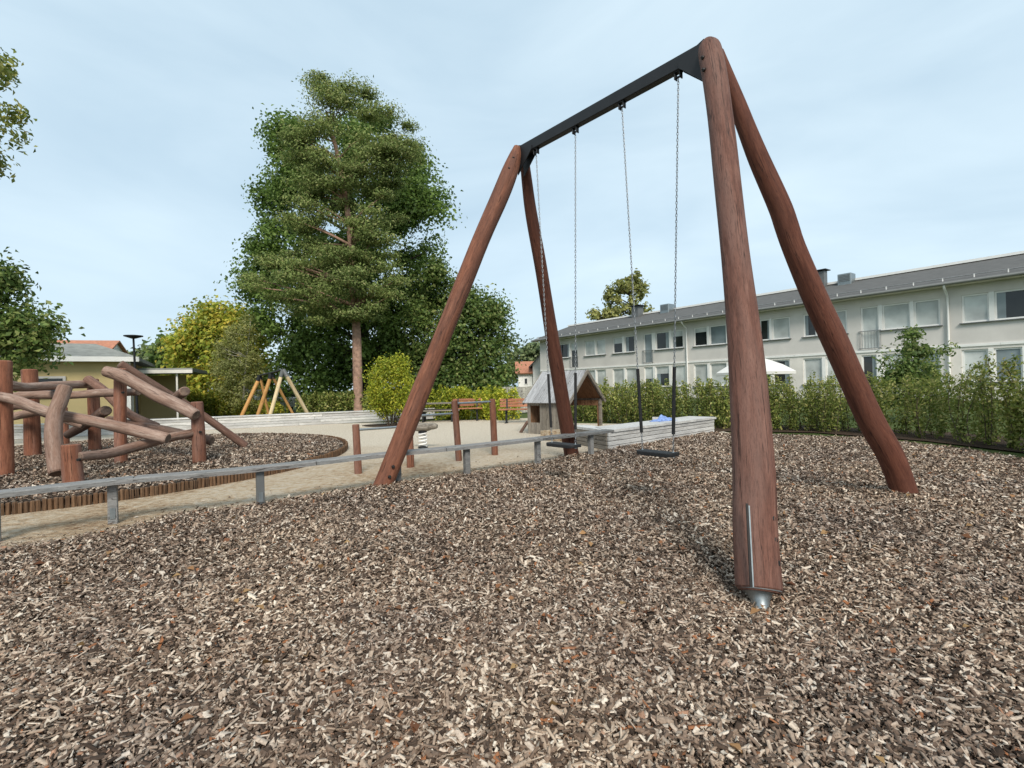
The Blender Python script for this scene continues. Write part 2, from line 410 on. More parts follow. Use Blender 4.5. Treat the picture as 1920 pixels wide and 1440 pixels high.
xs = np.concatenate([np.linspace(-700, -40, 12), np.linspace(-36, 40, 39), np.linspace(50, 700, 12)])
ys = np.concatenate([np.linspace(-700, -20, 8), np.linspace(-16, 60, 39), np.linspace(70, 900, 14)])
gx, gy = np.meshgrid(xs, ys); V = np.stack([gx, gy, G(gx, gy)], -1).reshape(-1, 3)
nx = len(xs); Q = [(j*nx+i, j*nx+i+1, (j+1)*nx+i+1, (j+1)*nx+i) for j in range(len(ys)-1) for i in range(nx-1)]
tag(link('ground', mesh_big('ground', V, Q, True), M['lawn']), 'green lawn around the playground', None, None, 'structure')

def sheet(name, poly, z, mat, label):
    me = mesh_py(name, [(p[0], p[1], z) for p in poly], [tuple(range(len(poly)))])
    if me.polygons[0].normal.z < 0: me.flip_normals()
    return tag(link(name, me, mat), label, None, None, 'structure')
bed_px = [(-700, 1200), (0, 1034), (110, 1020), (200, 1003), (350, 968), (500, 948), (700, 918), (880, 892), (1000, 872), (1100, 851), (1142, 846)]
sheet('sand', [(-17, 16.8), (-17, 0.0), (-7.5, 0.0)]+[tuple(gp(*p)[:2]+np.array([0.12, -0.4])) for p in bed_px]+[(4.9, 10.9), (5.0, 12.0), (3.6, 13.0), (3.2, 14.6), (1.6, 15.4), (1.2, 18.2)], 0.002, M['sand'], 'pale trodden sand between the play areas')
sheet('soil_bed', [(4.55, 11.35), (5.0, 11.75), (6.7, 11.0), (7.6, 9.1), (7.75, 7.2), (9.2, 4.0), (12.5, -4), (14.5, -4), (10.2, 6), (9.2, 10.4), (7.4, 12.8), (5.2, 13.6), (3.6, 13.2)], 0.004, M['soil'], 'dark soil strip under the hedge')

# wood chip bed
CC = np.array([-7.59, 8.77]); CR = 4.37; ZC = 0.115
bed_px = [(-700, 1200), (0, 1034), (110, 1020), (200, 1003), (350, 968), (500, 948), (700, 918), (880, 892), (1000, 872), (1100, 851), (1142, 846)]
bed = [gp(*p)[:2] for p in bed_px]+[np.array([4.60, 11.36])]+[gp(*p)[:2] for p in ((1350, 816), (1500, 818), (1700, 831), (1830, 850), (1920, 868), (2300, 960))]+[np.array([9.5, -3.0]), np.array([-9.0, -3.0])]
bed = [tuple(p) for p in bed]
cs = 0.12
gxs = np.arange(-9, 9.6, cs); gys = np.arange(-3, 12.1, cs)
gx, gy = np.meshgrid(gxs, gys); V = np.stack([gx, gy, 0.018+und(gx, gy)*0.6], -1).reshape(-1, 3)
V[:, 2] = np.maximum(V[:, 2]-0.06*np.exp(-(np.hypot(V[:, 0]-gp(1432, 1135)[0], V[:, 1]-gp(1432, 1135)[1])/0.26)**2), np.where(V[:, 1] < 4, -0.014, 0.006))
nx = len(gxs); ii, jj = np.meshgrid(np.arange(nx-1), np.arange(len(gys)-1)); b0 = (jj*nx+ii).ravel()
Q = np.stack([b0, b0+1, b0+nx+1, b0+nx], -1); cen = V[Q].mean(1); Q = Q[inside(cen, bed)]
used = np.unique(Q); mp_ = np.zeros(len(V), int); mp_[used] = np.arange(len(used))
tag(link('wood_chip_bed', mesh_big('wood_chip_bed', V[used], mp_[Q], True), M['chip_base']), 'dark base of the wood chip surface under the swing', None, None, 'structure')
sheet('play_circle', [(CC[0]+(CR-.03)*math.cos(a), CC[1]+(CR-.03)*math.sin(a)) for a in np.linspace(0, 2*math.pi, 72, endpoint=False)], ZC-0.02, M['chip_base'], 'raised round bed of wood chips under the climbing logs')

mt, n, l, b = mat_new('wood_chip'); M['chip'] = mt
g = n.new('ShaderNodeNewGeometry')
r = ramp(n, [(0.034, 0.023, 0.016), (0.112, 0.076, 0.055), (0.228, 0.165, 0.124), (0.365, 0.284, 0.218), (0.50, 0.415, 0.335), (0.68, 0.61, 0.52), (0.28, 0.12, 0.055)], [0, 0.22, 0.45, 0.66, 0.84, 0.95, 0.99])
l.new(g.outputs['Random Per Island'], r.inputs[0])
t = noise(n, l, coords(n), 120, 4, 0.7); rv = ramp(n, [(0.6, 0.6, 0.6), (1.2, 1.2, 1.2)], [0.3, 0.7]); l.new(t.outputs['Fac'], rv.inputs[0])
t4 = noise(n, l, coords(n), 0.9, 3, 0.6); r4 = ramp(n, [(0.82, 0.80, 0.80), (1.12, 1.08, 1.02)], [0.35, 0.65]); l.new(t4.outputs['Fac'], r4.inputs[0])
col = mixc(n, l, 1.0, mixc(n, l, 1.0, r.outputs[0], rv.outputs[0], 'MULTIPLY'), r4.outputs[0], 'MULTIPLY')
l.new(col, b.inputs['Base Color']); b.inputs['Roughness'].default_value = 0.85; b.inputs['Specular IOR Level'].default_value = 0.25

def rotm(yaw, pit, rol):
    cy, sy, cp, sp, cr_, sr = np.cos(yaw), np.sin(yaw), np.cos(pit), np.sin(pit), np.cos(rol), np.sin(rol)
    Rm = np.empty((len(yaw), 3, 3))
    Rm[:, 0] = np.stack([cy*cp, cy*sp*sr-sy*cr_, cy*sp*cr_+sy*sr], -1)
    Rm[:, 1] = np.stack([sy*cp, sy*sp*sr+cy*cr_, sy*sp*cr_-cy*sr], -1)
    Rm[:, 2] = np.stack([-sp, cp*sr, cp*cr_], -1)
    return Rm
def chips(P, Z, scale, full, tilt=0.33):
    """P (n,2) ground points; flat splinters of uneven outline lying at random over one another"""
    n_ = len(P)
    Ln = rng.lognormal(math.log(0.0235), 0.47, n_).clip(0.011, 0.085)*scale
    W = rng.lognormal(math.log(0.0100), 0.38, n_).clip(0.004, 0.028)*scale; W = np.minimum(W, Ln*0.85)
    T = rng.uniform(0.0025, 0.006, n_)*scale
    Rm = rotm(rng.uniform(0, 6.283, n_), rng.normal(0, tilt, n_), rng.normal(0, tilt, n_))
    j = lambda a: 1+rng.uniform(-a, a, n_)
    base = []
    for sx, sy in ((-1, -1), (1, -1), (1, 1), (-1, 1)):
        base.append(np.stack([sx*Ln/2*j(0.3), sy*W/2*j(0.4), np.zeros(n_)], -1))
    base = np.stack(base, 1)
    base[:, :, 2] += rng.normal(0, 0.002, (n_, 4))
    cen = np.stack([P[:, 0], P[:, 1], Z], -1)
    if full:
        top = base.copy(); top[:, :, 2] += T[:, None]; top[:, :, 1] *= 0.9
        loc = np.concatenate([base, top], 1); q = np.array([(4, 5, 6, 7), (0, 1, 5, 4), (2, 3, 7, 6)])
    else:
        loc = base; q = np.array([(0, 1, 2, 3)])
    k = loc.shape[1]
    Vw = np.einsum('nij,nkj->nki', Rm, loc)+cen[:, None]
    Qw = q[None]+(np.arange(n_)*k)[:, None, None]
    return Vw.reshape(-1, 3), Qw.reshape(-1, 4)
def scatter(y0, y1, dens, poly, wfac=1.22, pad=0.7):
    wmax = wfac*y1+pad; n_ = int(dens*2*wmax*(y1-y0))
    P = np.stack([rng.uniform(-wmax, wmax, n_), rng.uniform(y0, y1, n_)], -1)
    P = P[np.abs(P[:, 0]) < wfac*P[:, 1]+pad]
    P2 = P+rng.normal(0, 0.07, P.shape)
    return P[inside(P2, poly)]
FOOT = gp(1432, 1135)[:2]
VV = []; QQ = []; off = 0
for (y0, y1, dens, s_, full) in ((0.55, 2.3, 12500, 1.0, True), (0.55, 3.2, 6000, 0.5, False), (2.3, 3.0, 10000, 1.0, True), (3.0, 5.0, 8800, 1.05, False), (5.0, 7.5, 5000, 1.22, False), (7.5, 12.0, 3400, 1.4, False)):
    P = scatter(y0, y1, dens, bed)
    Z = 0.020+np.maximum(und(P[:, 0], P[:, 1])*0.6, -0.014)+rng.uniform(0, 0.030, len(P))-0.055*np.exp(-(np.hypot(P[:, 0]-FOOT[0], P[:, 1]-FOOT[1])/0.24)**2)
    Z = np.maximum(Z, np.where(P[:, 1] < 4, -0.008, 0.009)+rng.uniform(0, 0.010, len(P)))
    v, q = chips(P, Z, s_, full, 0.40 if full else 0.45); VV.append(v); QQ.append(q+off); off += len(v)
o = link('wood_chips', mesh_big('wood_chips', np.vstack(VV), np.vstack(QQ)), M['chip'])
tag(o, 'loose brown and grey wood chips covering the ground under the log swing', 'wood chips', None, 'stuff')
n_ = 85000; rr = CR*0.985*np.sqrt(rng.random(n_)); th = rng.uniform(0, 6.283, n_)
P = CC+np.stack([rr*np.cos(th), rr*np.sin(th)], -1); P = P[np.abs(P[:, 0]) < 1.2*P[:, 1]+0.5]
v, q = chips(P, ZC-0.015+rng.uniform(0, 0.03, len(P)), 1.3, False, 0.45)
o = link('wood_chips', mesh_big('wood_chips_circle', v, q), M['chip'])
tag(o, 'loose wood chips filling the round bed under the climbing logs', 'wood chips', None, 'stuff')

# fallen leaves on the chips
def leaf_quads(P, Nn, size, aspect, fold=0.18, T=None):
    n_ = len(P); Nn = Nn/np.linalg.norm(Nn, axis=1)[:, None]
    if T is None: T = rng.normal(size=(n_, 3))
    T = T-Nn*(T*Nn).sum(1)[:, None]; T /= (np.linalg.norm(T, axis=1)[:, None]+1e-9); B = np.cross(Nn, T)
    s_ = size[:, None]; w = s_*(aspect if np.isscalar(aspect) else aspect[:, None])
    v = np.stack([P-T*s_*0.5, P-B*w*0.5+T*s_*0.06+Nn*s_*fold, P+T*s_*0.55, P+B*w*0.5+T*s_*0.06+Nn*s_*fold], 1)
    return v.reshape(-1, 3), np.arange(n_*4).reshape(-1, 4)
M['dead_leaf'] = leafmat('dead_leaf', [(0.13, 0.05, 0.025), (0.27, 0.12, 0.055), (0.38, 0.24, 0.11), (0.2, 0.085, 0.045)], 0.15)
P = scatter(0.7, 7.5, 7, bed)
Z = 0.052+np.maximum(und(P[:, 0], P[:, 1])*0.6, -0.008)
v, q = leaf_quads(np.column_stack([P, Z]), rng.normal(0, 0.35, (len(P), 3))+[0, 0, 1], rng.uniform(0.03, 0.062, len(P)), 0.72, 0.25)
tag(link('fallen_leaves', mesh_big('fallen_leaves', v, q), M['dead_leaf']), 'scattered orange and brown dead leaves lying on the wood chips', 'fallen leaves', None, 'stuff')

# low palisade round the play circle: every stake a part
pal = empty('palisade_edging', (CC[0], CC[1], 0), 0, 'low ring of short brown stakes round the climbing log circle', 'edging')
n_st = 600; sw = 2*math.pi*(CR+0.03)/n_st
smesh = []
for k in range(6):
    mb = MB(); hh = ZC+0.0+random.uniform(-0.012, 0.012)
    mb.tube([(0, 0, 0), (0, 0, hh*0.55), (0, 0, hh)], [sw*0.50, sw*0.49, sw*0.47], 6, True, 0.03, True, 0.008)
    me = mesh_py('stake', mb.v, mb.f, gc=mb.g); me.materials.append(M['stake_wood']); smesh.append(me)
angs = [2*math.pi*k/n_st for k in range(n_st)]
angs.sort(key=lambda a: math.hypot(CC[0]+CR*math.cos(a), CC[1]+CR*math.sin(a)))     # nearest first
rest = MB()
for k, a in enumerate(angs):
    lx, ly = (CR+0.03)*math.cos(a)+random.uniform(-.004, .004), (CR+0.03)*math.sin(a)+random.uniform(-.004, .004)
    if k < 298:
        o = bpy.data.objects.new('stake', smesh[random.randrange(6)]); C.objects.link(o); o.parent = pal
        o.location = (lx, ly, 0); o.rotation_euler = (random.uniform(-.02, .02), random.uniform(-.02, .02), random.random()*6)
    else:
        rest.tube([(lx, ly, 0), (lx, ly, ZC+0.0+random.uniform(-0.012, 0.012))], sw*0.49, 6)
rest.build('stakes', M['stake_wood'], pal)['kind'] = 'stuff'
# chips and crumbs kicked out onto the sand beside the bed
P = scatter(3.0, 9.5, 700, bed, 1.2, 0.5); P = P+rng.normal(0, 0.45, P.shape)
P = P[~inside(P, bed) & (P[:, 0] < 4.4) & (np.hypot(P[:, 0]-CC[0], P[:, 1]-CC[1]) > CR+0.08)]
v, q = chips(P, np.full(len(P), 0.012), 0.85, False, 0.25)
tag(link('loose_chips', mesh_big('loose_chips', v, q), M['chip']), 'stray wood chips kicked onto the sand beside the rail', 'wood chips', None, 'stuff')

# ------------------------------------------------------------------ balance rail
RZ = 0.42
rp = np.array([gp(x, y, RZ) for x, y in ((-260, 951), (0, 921), (205, 898), (350, 886), (500, 873), (720, 849), (860, 836), (1000, 821), (1143, 805))])
rc = spline(rp, 60)
rail = empty('balance_rail', (rc[30][0], rc[30][1], 0), 0, 'long grey plank rail on short posts along the sand path', 'balance rail')
dists = np.concatenate([[0], np.cumsum(np.linalg.norm(np.diff(rc, axis=0), axis=1))])
def rail_at(dv): return np.array([np.interp(dv, dists, rc[:, i]) for i in range(3)])
nb = 5
for k in range(nb):
    a, b_ = rail_at(dists[-1]*k/nb+0.003), rail_at(dists[-1]*(k+1)/nb-0.003)
    m1 = rail_at(dists[-1]*(k+0.5)/nb)
    Pm = spline(np.array([a, m1, b_]), 7); mb = MB()
    # curved plank as one swept box
    v = []; gcs = []; f = []
    for i, p in enumerate(Pm):
        t = Pm[min(i+1, 6)]-Pm[max(i-1, 0)]; t[2] = 0; t /= np.linalg.norm(t); s_ = np.array([-t[1], t[0], 0])
        for (dx, dz) in ((-0.1, -0.045), (0.1, -0.045), (0.1, -0.008), (0.092, 0), (-0.092, 0), (-0.1, -0.008)):
            v.append(rel(rail, p+s_*dx+np.array([0, 0, dz]))); gcs.append((dx+k*3, dz, i*0.05+k))
    for i in range(6):
        for j in range(6): f.append((i*6+j, i*6+(j+1) % 6, (i+1)*6+(j+1) % 6, (i+1)*6+j))
    f += [tuple(range(6))[::-1], tuple(36+j for j in range(6))]
    mb.add(v, f, gcs); mb.build('plank', M['rail_wood'], rail)
for pxx in (-230, -20, 205, 500, 735, 883, 1008, 1112):
    i = int(np.argmin([abs(px(p)[0]-pxx) for p in rc])); p = rc[i]; q = rel(rail, p); t = rc[min(i+1, 59)]-rc[max(0, i-1)]; t[2] = 0; t /= np.linalg.norm(t)
    ax = np.array([t, [-t[1], t[0], 0], [0, 0, 1]])
    po = MB().box((q[0], q[1], (RZ-0.05)/2-0.02), (0.075, 0.075, RZ-0.05+0.04), ax, 0.006).build('post', M['rail_wood'] if pxx != 500 else M['sill'], rail)
    if pxx in (205, 500):
        MB().box((q[0]+(-t[1])*-0.0415, q[1]+t[0]*-0.0415, 0.10), (0.04, 0.005, 0.10), ax).build('number_plate', M['galvanised'], po)

# ------------------------------------------------------------------ log swing
ua = 2.2890; u = np.array([math.cos(ua), math.sin(ua)]); vv = np.array([u[1], -u[0]])
sc_ = H; cen = np.array([0.9432, 4.4966])*sc_; hb = 1.3960*sc_; hl = 1.8222*sc_; zb = 3.4495*sc_; a0 = -0.6891*sc_; da = 0.5486*sc_
def beamP(t, z): q = cen+u*t; return np.array([q[0], q[1], z])
ts = np.linspace(-2, 2, 800)
tR = min(ts, key=lambda t: abs(px(beamP(t, zb+0.1))[0]-1322)); tL = min(ts, key=lambda t: abs(px(beamP(t, zb+0.1))[0]-978))
frame = empty('log_swing_frame', (cen[0], cen[1], 0), 0, 'tall red-brown log swing frame with black steel beam', 'swing frame')
legs = {}
def leg(nm, foot2, apex, path, mat='swing_wood'):
    A = np.array([foot2[0], foot2[1], 0.0]); B = apex
    tt = np.linspace(-0.03, 1.06, 300); Ln = A[None]*(1-tt[:, None])+B[None]*tt[:, None]
    yy = np.array([px(p)[1] for p in Ln]); P = []; rd = []
    for (x, y, w) in path:
        Y = float(np.interp(-y, -yy, Ln[:, 1])); P.append(at(x, y, Y)); rd.append(w*mpp(Y)*0.5)
    P = np.array(P); rd = np.array(rd)
    o = log_part('leg', frame, M[mat], P, rd, 20, 44, 0.035, 0.02)
    legs[nm] = (o, P, rd, path)
    return o
fr = cen-u*hl-vv*hb; rr_ = cen-u*hl+vv*hb; fl = cen+u*hl-vv*hb; rl = cen+u*hl+vv*hb
zt = zb+0.16
ap = lambda t, s_: np.array([*(cen+u*t+vv*s_), zt])
leg('FR', fr, ap(tR-0.02, -0.09), [(1423, 1102, 80), (1416, 990, 77), (1414, 900, 75), (1408, 800, 69), (1396, 640, 59), (1379, 480, 51), (1365, 350, 47), (1353, 240, 46), (1341, 150, 45), (1331, 96, 41), (1329, 84, 30)])
leg('RR', rr_, ap(tR-0.06, 0.10), [(1703, 944, 43), (1672, 860, 44), (1633, 790, 45), (1599, 715, 45), (1566, 640, 44), (1529, 560, 41), (1490, 468, 39), (1475, 425, 40), (1461, 385, 39), (1424, 302, 35), (1403, 250, 32), (1384, 200, 30), (1364, 150, 28), (1345, 100, 24)], 'swing_wood_red')
leg('FL', fl, ap(tL+0.02, -0.09), [(712, 926, 35), (745, 845, 36), (781, 754, 35), (818, 660, 34), (858, 560, 33), (902, 450, 33), (937, 370, 33), (956, 322, 30), (966, 292, 22), (969, 278, 14)], 'swing_wood_orange')
leg('RL', rl, ap(tL+0.05, 0.10), [(1074, 866, 27), (1063, 800, 27), (1046, 700, 27), (1033, 620, 25), (1014, 500, 23), (996, 400, 22), (988, 340, 20), (983, 296, 17)], 'swing_wood_red')
def bolt_on(nm, pts, r=0.020):
    o, P, rd, path = legs[nm]
    for (x, y) in pts:
        ys_ = np.array([p[1] for p in path]); i = np.argsort(ys_)
        Y = np.interp(y, ys_[i], P[i, 1]); rr = np.interp(y, ys_[i], rd[i]); xc = np.interp(y, ys_[i], np.array([p[0] for p in path])[i])
        off = (x-xc)*mpp(Y); dep = math.sqrt(max(rr*rr-off*off, 0.0))
        s0 = at(x, y, Y-dep*0.92); ax0 = at(xc, y, Y); d = s0-ax0; d /= np.linalg.norm(d)
        MB().tube(rel(frame, np.array([s0-d*0.01, s0+d*0.020, s0+d*0.026])), [r, r, r*0.7], 10, True, 0, False).build('bolt', M['bolt'], o)
bolt_on('FR', [(1444, 973), (1447, 1012), (1452, 1056)], 0.021)
bolt_on('FR', [(1319, 108), (1321, 131)], 0.016)
bolt_on('FL', [(737, 875), (730, 894), (723, 911)], 0.019)
bolt_on('FL', [(963, 296), (955, 316)], 0.016)
bolt_on('RR', [(1690, 868), (1699, 887), (1710, 908)], 0.019)
bolt_on('RL', [(1078, 848)], 0.017)
# steel tongue in the slot of the near leg and the galvanised screw foot
o, P, rd, path = legs['FR']
q0, q1 = at(1404, 948, P[1][1]-rd[1]*0.945), at(1412, 1101, P[0][1]-rd[0]*0.95)
MB().bar(rel(frame, q0), rel(frame, q1), 0.007, 0.008, (0, -1, 0.2)).build('steel_tongue', M['galvanised'], o)
q0, q1 = at(1400.5, 944, P[1][1]-rd[1]*0.925), at(1408, 1101, P[0][1]-rd[0]*0.93)
MB().bar(rel(frame, q0), rel(frame, q1), 0.011, 0.008, (0, -1, 0.2)).build('slot', M['bolt'], o)
def foot(nm, gx_):
    o, P, rd, path = legs[nm]; b0 = P[0].copy(); g0 = gp(gx_, 1142)
    d = (P[1]-P[0]); d /= np.linalg.norm(d); r0 = rd[0]
    e = rel(frame, b0); gd = rel(frame, g0)
    fo = MB().tube([e+rel(frame, d+np.array(frame.location))*0.004, e-rel(frame, d+np.array(frame.location))*0.012], [r0*0.97, r0*0.95], 20, True, 0, False).build('foot_plate', M['sill'], o)
    w = np.linspace(0, 1, 7)[:, None]; c = (e-np.array([0, 0, 0.012]))*(1-w)+(gd+np.array([0, 0, -0.06]))*w
    MB().tube(c, [r0*0.74, r0*0.52, r0*0.42, r0*0.37, r0*0.35, r0*0.34, r0*0.34], 16, True, 0, True).build('screw_foot', M['galvanised'], fo)
foot('FR', 1430)
# beam of black steel with end brackets and hangers
b1, b2 = rel(frame, beamP(tR-0.03, zb+0.115)), rel(frame, beamP(tL+0.02, zb+0.115))
bm = MB().bar(b1, b2, 0.085, 0.13, (0, 0, 1), 0.006).build('beam', M['black_steel'], frame)
for t, sgn in ((tR, 1), (tL, -1)):
    for side in (-0.05, 0.05):
        c0 = cen+vv*side+u*(t-0.02*sgn); c1 = c0+u*sgn*0.26
        A = rel(frame, np.array([*c0, zb-0.20])); B = rel(frame, np.array([*c0, zb+0.19])); D = rel(frame, np.array([*c1, zb+0.05])); E_ = rel(frame, np.array([*c1, zb+0.10]))
        th = np.array([*(vv*0.005), 0]); n4 = [A, D, E_, B]; v = [p-th for p in n4]+[p+th for p in n4]
        MB().add(v, [(0, 1, 2, 3), (7, 6, 5, 4), (0, 4, 5, 1), (1, 5, 6, 2), (2, 6, 7, 3), (3, 7, 4, 0)], v)
        mb = MB(); mb.add(v, [(0, 1, 2, 3), (7, 6, 5, 4), (0, 4, 5, 1), (1, 5, 6, 2), (2, 6, 7, 3), (3, 7, 4, 0)], v); mb.build('bracket', M['black_steel'], bm)
hang = []
for k in range(4):
    p = beamP(a0+da*k, zb); q = rel(frame, p); hang.append(p)
    mb = MB()
    for s_ in (-0.028, 0.028):
        mb.box(q+np.array([u[0]*s_, u[1]*s_, 0.018]), (0.012, 0.05, 0.075), np.array([[u[0], u[1], 0], [-u[1], u[0], 0], [0, 0, 1]]), 0.003)
    mb.box(q+np.array([0, 0, 0.048]), (0.075, 0.06, 0.012), np.array([[u[0], u[1], 0], [-u[1], u[0], 0], [0, 0, 1]]))
    mb.tube([q+np.array([u[0]*s_, u[1]*s_, 0]) for s_ in (-0.04, 0.04)], 0.011, 8)
    mb.build('hanger', M['black_steel'], bm)

def chain_mb(A, B, pitch=0.030, wr=0.0034, lw=0.0078):
    A = np.asarray(A); B = np.asarray(B); d = B-A; Ln = np.linalg.norm(d); d = d/Ln; n_ = max(2, int(Ln/pitch)); st = Ln/n_
    X = np.cross(d, [0, 1, 0.01]); X /= np.linalg.norm(X); Y = np.cross(d, X); mb = MB()
    for k in range(n_):
        c = A+d*st*(k+0.5); S = X if k % 2 else Y
        ring = [c+S*lw*math.sin(a)+d*(0.58*st)*math.cos(a)*1.12 for a in np.linspace(0, 2*math.pi, 9)[:-1]]
        mb.tube(np.array(ring), wr, 5, False, 0, True, 0, True)
    return mb
def swing(hA, hB, sA, sB, label):
    """hA, hB hanger points; sA, sB seat fixing points"""
    mid = (np.asarray(sA)+np.asarray(sB))/2
    t = empty('swing', (mid[0], mid[1], mid[2]), 0, label, 'swing', 'two swings hanging from the log frame')
    d = (sB-sA)[:2]; Ls = np.linalg.norm(d); d = d/Ls; ax = np.array([[d[0], d[1], 0], [-d[1], d[0], 0], [0, 0, 1]])
    # seat: flat rubber board with rounded ends and thickened rim
    hlw, hw = Ls/2+0.035, 0.095; pol = []
    for cx, a_s in ((hlw-0.05, -90), (hlw-0.05, 0), (-(hlw-0.05), 90), (-(hlw-0.05), 180)):
        cy = -1 if a_s in (-90, 180) else 1
        for a_ in np.linspace(a_s, a_s+90, 5): pol.append((cx+0.05*math.cos(R(a_)), cy*(hw-0.05)+0.05*math.sin(R(a_))))
    mb = MB()
    nn = len(pol); prof = [(0.985, -0.022), (1.0, -0.014), (1.0, 0.006), (0.985, 0.014)]
    v = [];
    for (k_, z_) in prof:
        for (x_, y_) in pol:
            w_ = np.array([x_*k_, y_*k_, z_-0.018*(1-(x_/hlw)**2)])@ax; v.append(w_)
    f = [(r_*nn+i, r_*nn+(i+1) % nn, (r_+1)*nn+(i+1) % nn, (r_+1)*nn+i) for r_ in range(3) for i in range(nn)]
    f += [tuple(range(nn))[::-1], tuple(3*nn+i for i in range(nn))]
    mb.add(v, f, v); st = mb.build('seat', M['rubber'], t)
    for hP, sP in ((hA, sA), (hB, sB)):
        a_, b_ = rel(t, hP-np.array([0, 0, 0.012])), rel(t, sP)
        c1 = a_+(b_-a_)*0.765; c2 = a_+(b_-a_)*0.947
        ch = chain_mb(a_, b_).build('chain', M['chain_steel'], t)
        w = np.linspace(0, 1, 9)[:, None]
        MB().tube(c1*(1-w)+c2*w, 0.0165, 10, True, 0.05).build('rubber_sleeve', M['rubber'], ch)
        MB().tube([b_+[0, 0, -0.035], b_+[0, 0, 0.02]], [0.02, 0.013], 8).build('seat_shackle', M['galvanised'], st)
    return t
def seat_pts(kA, kB, yA, xA, xB):
    tm = a0+da*(kA+kB)/2; out = []
    for x in (xA, xB):
        tb = min(ts, key=lambda t: abs(px(beamP(t, 0.5))[0]-x)); p = beamP(tb, 0)
        out.append(at(x, yA, p[1]))
    z = (out[0][2]+out[1][2])/2; out[0][2] = out[1][2] = z
    return out
sA, sB = seat_pts(0, 1, 848, 1262, 1205); swing(hang[0], hang[1], sA, sB, 'black rubber swing seat hanging on the beam half by the slotted leg')
sA, sB = seat_pts(2, 3, 833, 1079, 1035); swing(hang[2], hang[3], sA, sB, 'black rubber swing seat hanging in front of a rear log leg')

# ------------------------------------------------------------------ climbing logs on the left
clm = empty('log_climbing_frame', (-7.0, 8.0, ZC), 0, 'tangle of red-brown posts and weathered slanting climbing logs', 'climbing frame')
pd = {}
for nm, bx_, tp, w in (('1', (8, 889), (5, 678), 27), ('2', (62, 853), (55, 694), 24), ('3', (122, 839), (118, 765), 14), ('4', (178, 843), (174, 712), 19), ('5', (227, 865), (226, 692), 20), ('6', (139, 906), (133, 835), 31), ('7', (374, 865), (369, 755), 22)):
    Bs = gp(*bx_, ZC); Y = Bs[1]; pd[nm] = Y; T_ = at(*tp, Y); B2 = Bs-np.array([0, 0, 0.06]); rr = w*mpp(Y)/2
    mid = (Bs+T_)/2+np.array([random.uniform(-.01, .01), 0, 0])
    po = log_part('post', clm, M['post_wood'], [B2, mid, T_], [rr*1.05, rr, rr*0.97], 16, 12, 0.03, 0.015, (-1,))
    if nm in ('6', '5', '7'):
        s0 = at({'6': 147, '5': 230, '7': 375}[nm], {'6': 862, '5': 736, '7': 810}[nm], Y-rr*0.9)
        MB().tube(rel(clm, np.array([s0+[0, 0.02, 0], s0-[0, 0.012, 0]])), 0.018, 8).build('bolt', M['bolt'], po)
def clog(pts, w, mat='log_wood', name='climbing_log'):
    P = np.array([at(x, y, Y) for x, y, Y in pts]); rad = [wi*mpp(p[2])/2 for wi, p in zip(w if isinstance(w, (list, tuple)) else [w]*len(pts), pts)]
    return log_part(name, clm, M[mat], P, rad, 14, 26, 0.045, 0.015, (0, -1))
d1, d2, d3, d4, d5, d6, d7 = (pd[k] for k in '1234567')
clog([(14, 722, d1+.25), (50, 726, d1+.9), (100, 723, d1+1.7), (168, 720, d4-.15)], [19, 17, 16, 16])
clog([(16, 745, d2-.5), (60, 740, d2-.45), (130, 741, d2-.6), (190, 737, d5+.5), (258, 735, d5+.22)], [15, 16, 15, 16, 14])
clog([(-30, 738, d1+.05), (30, 750, d1-.2), (90, 772, d1-.25), (180, 791, d1-.15), (250, 807, d6+.95), (313, 822, d6+.98)], [18, 18, 19, 20, 21, 20])
clog([(198, 696, d5-.28), (226, 704, d5-.25), (262, 723, d5-.25), (295, 742, d7-.08), (330, 758, d7-.1), (366, 778, d7-.16)], [20, 24, 22, 23, 22, 21])
clog([(226, 683, d5+.35), (300, 729, d5+.8), (373, 774, d5+1.3), (460, 836, gp(460, 838, ZC)[1])], [16, 15, 14, 14], 'log_dark')
clog([(148, 856, d6), (200, 851, d6+.45), (255, 837, d6+.95), (310, 822, d6+1.3), (366, 811, d7)], [17, 18, 19, 18, 16])
clog([(166, 712, d4-.3), (200, 737, d4-.6), (240, 775, d4-.9), (294, 799, d4-1.1)], [17, 17, 16, 13], 'log_dark')
clog([(128, 815, d3-.5), (160, 796, d3-1.0), (198, 770, d3-1.7)], [15, 18, 19], 'log_dark')
clog([(14, 783, d2-.35), (50, 776, d2-.4), (84, 772, d2-.5), (130, 790, d2-.55), (154, 797, d2-.5)], [14, 15, 15, 13, 13])
clog([(16, 764, d2-.7), (45, 761, d2-.9), (95, 779, d2-1.0), (130, 787, d2-1.1)], [14, 15, 14, 12], 'log_dark')
clog([(205, 786, d4-.5), (260, 797, d4-1.0), (318, 808, d7+.5), (396, 826, d7+.35)], [13, 14, 15, 17], 'log_dark')
clog([(328, 748, d7+.75), (336, 741, d7+.5), (346, 734, d7+.15)], [16, 18, 18])
clog([(122, 726, d1-.35), (113, 752, d1-.42), (103, 780, d1-.5), (100, 815, d1-.6), (103, 850, d1-.68), (107, 886, d1-.78)], [24, 25, 26, 27, 27, 27])

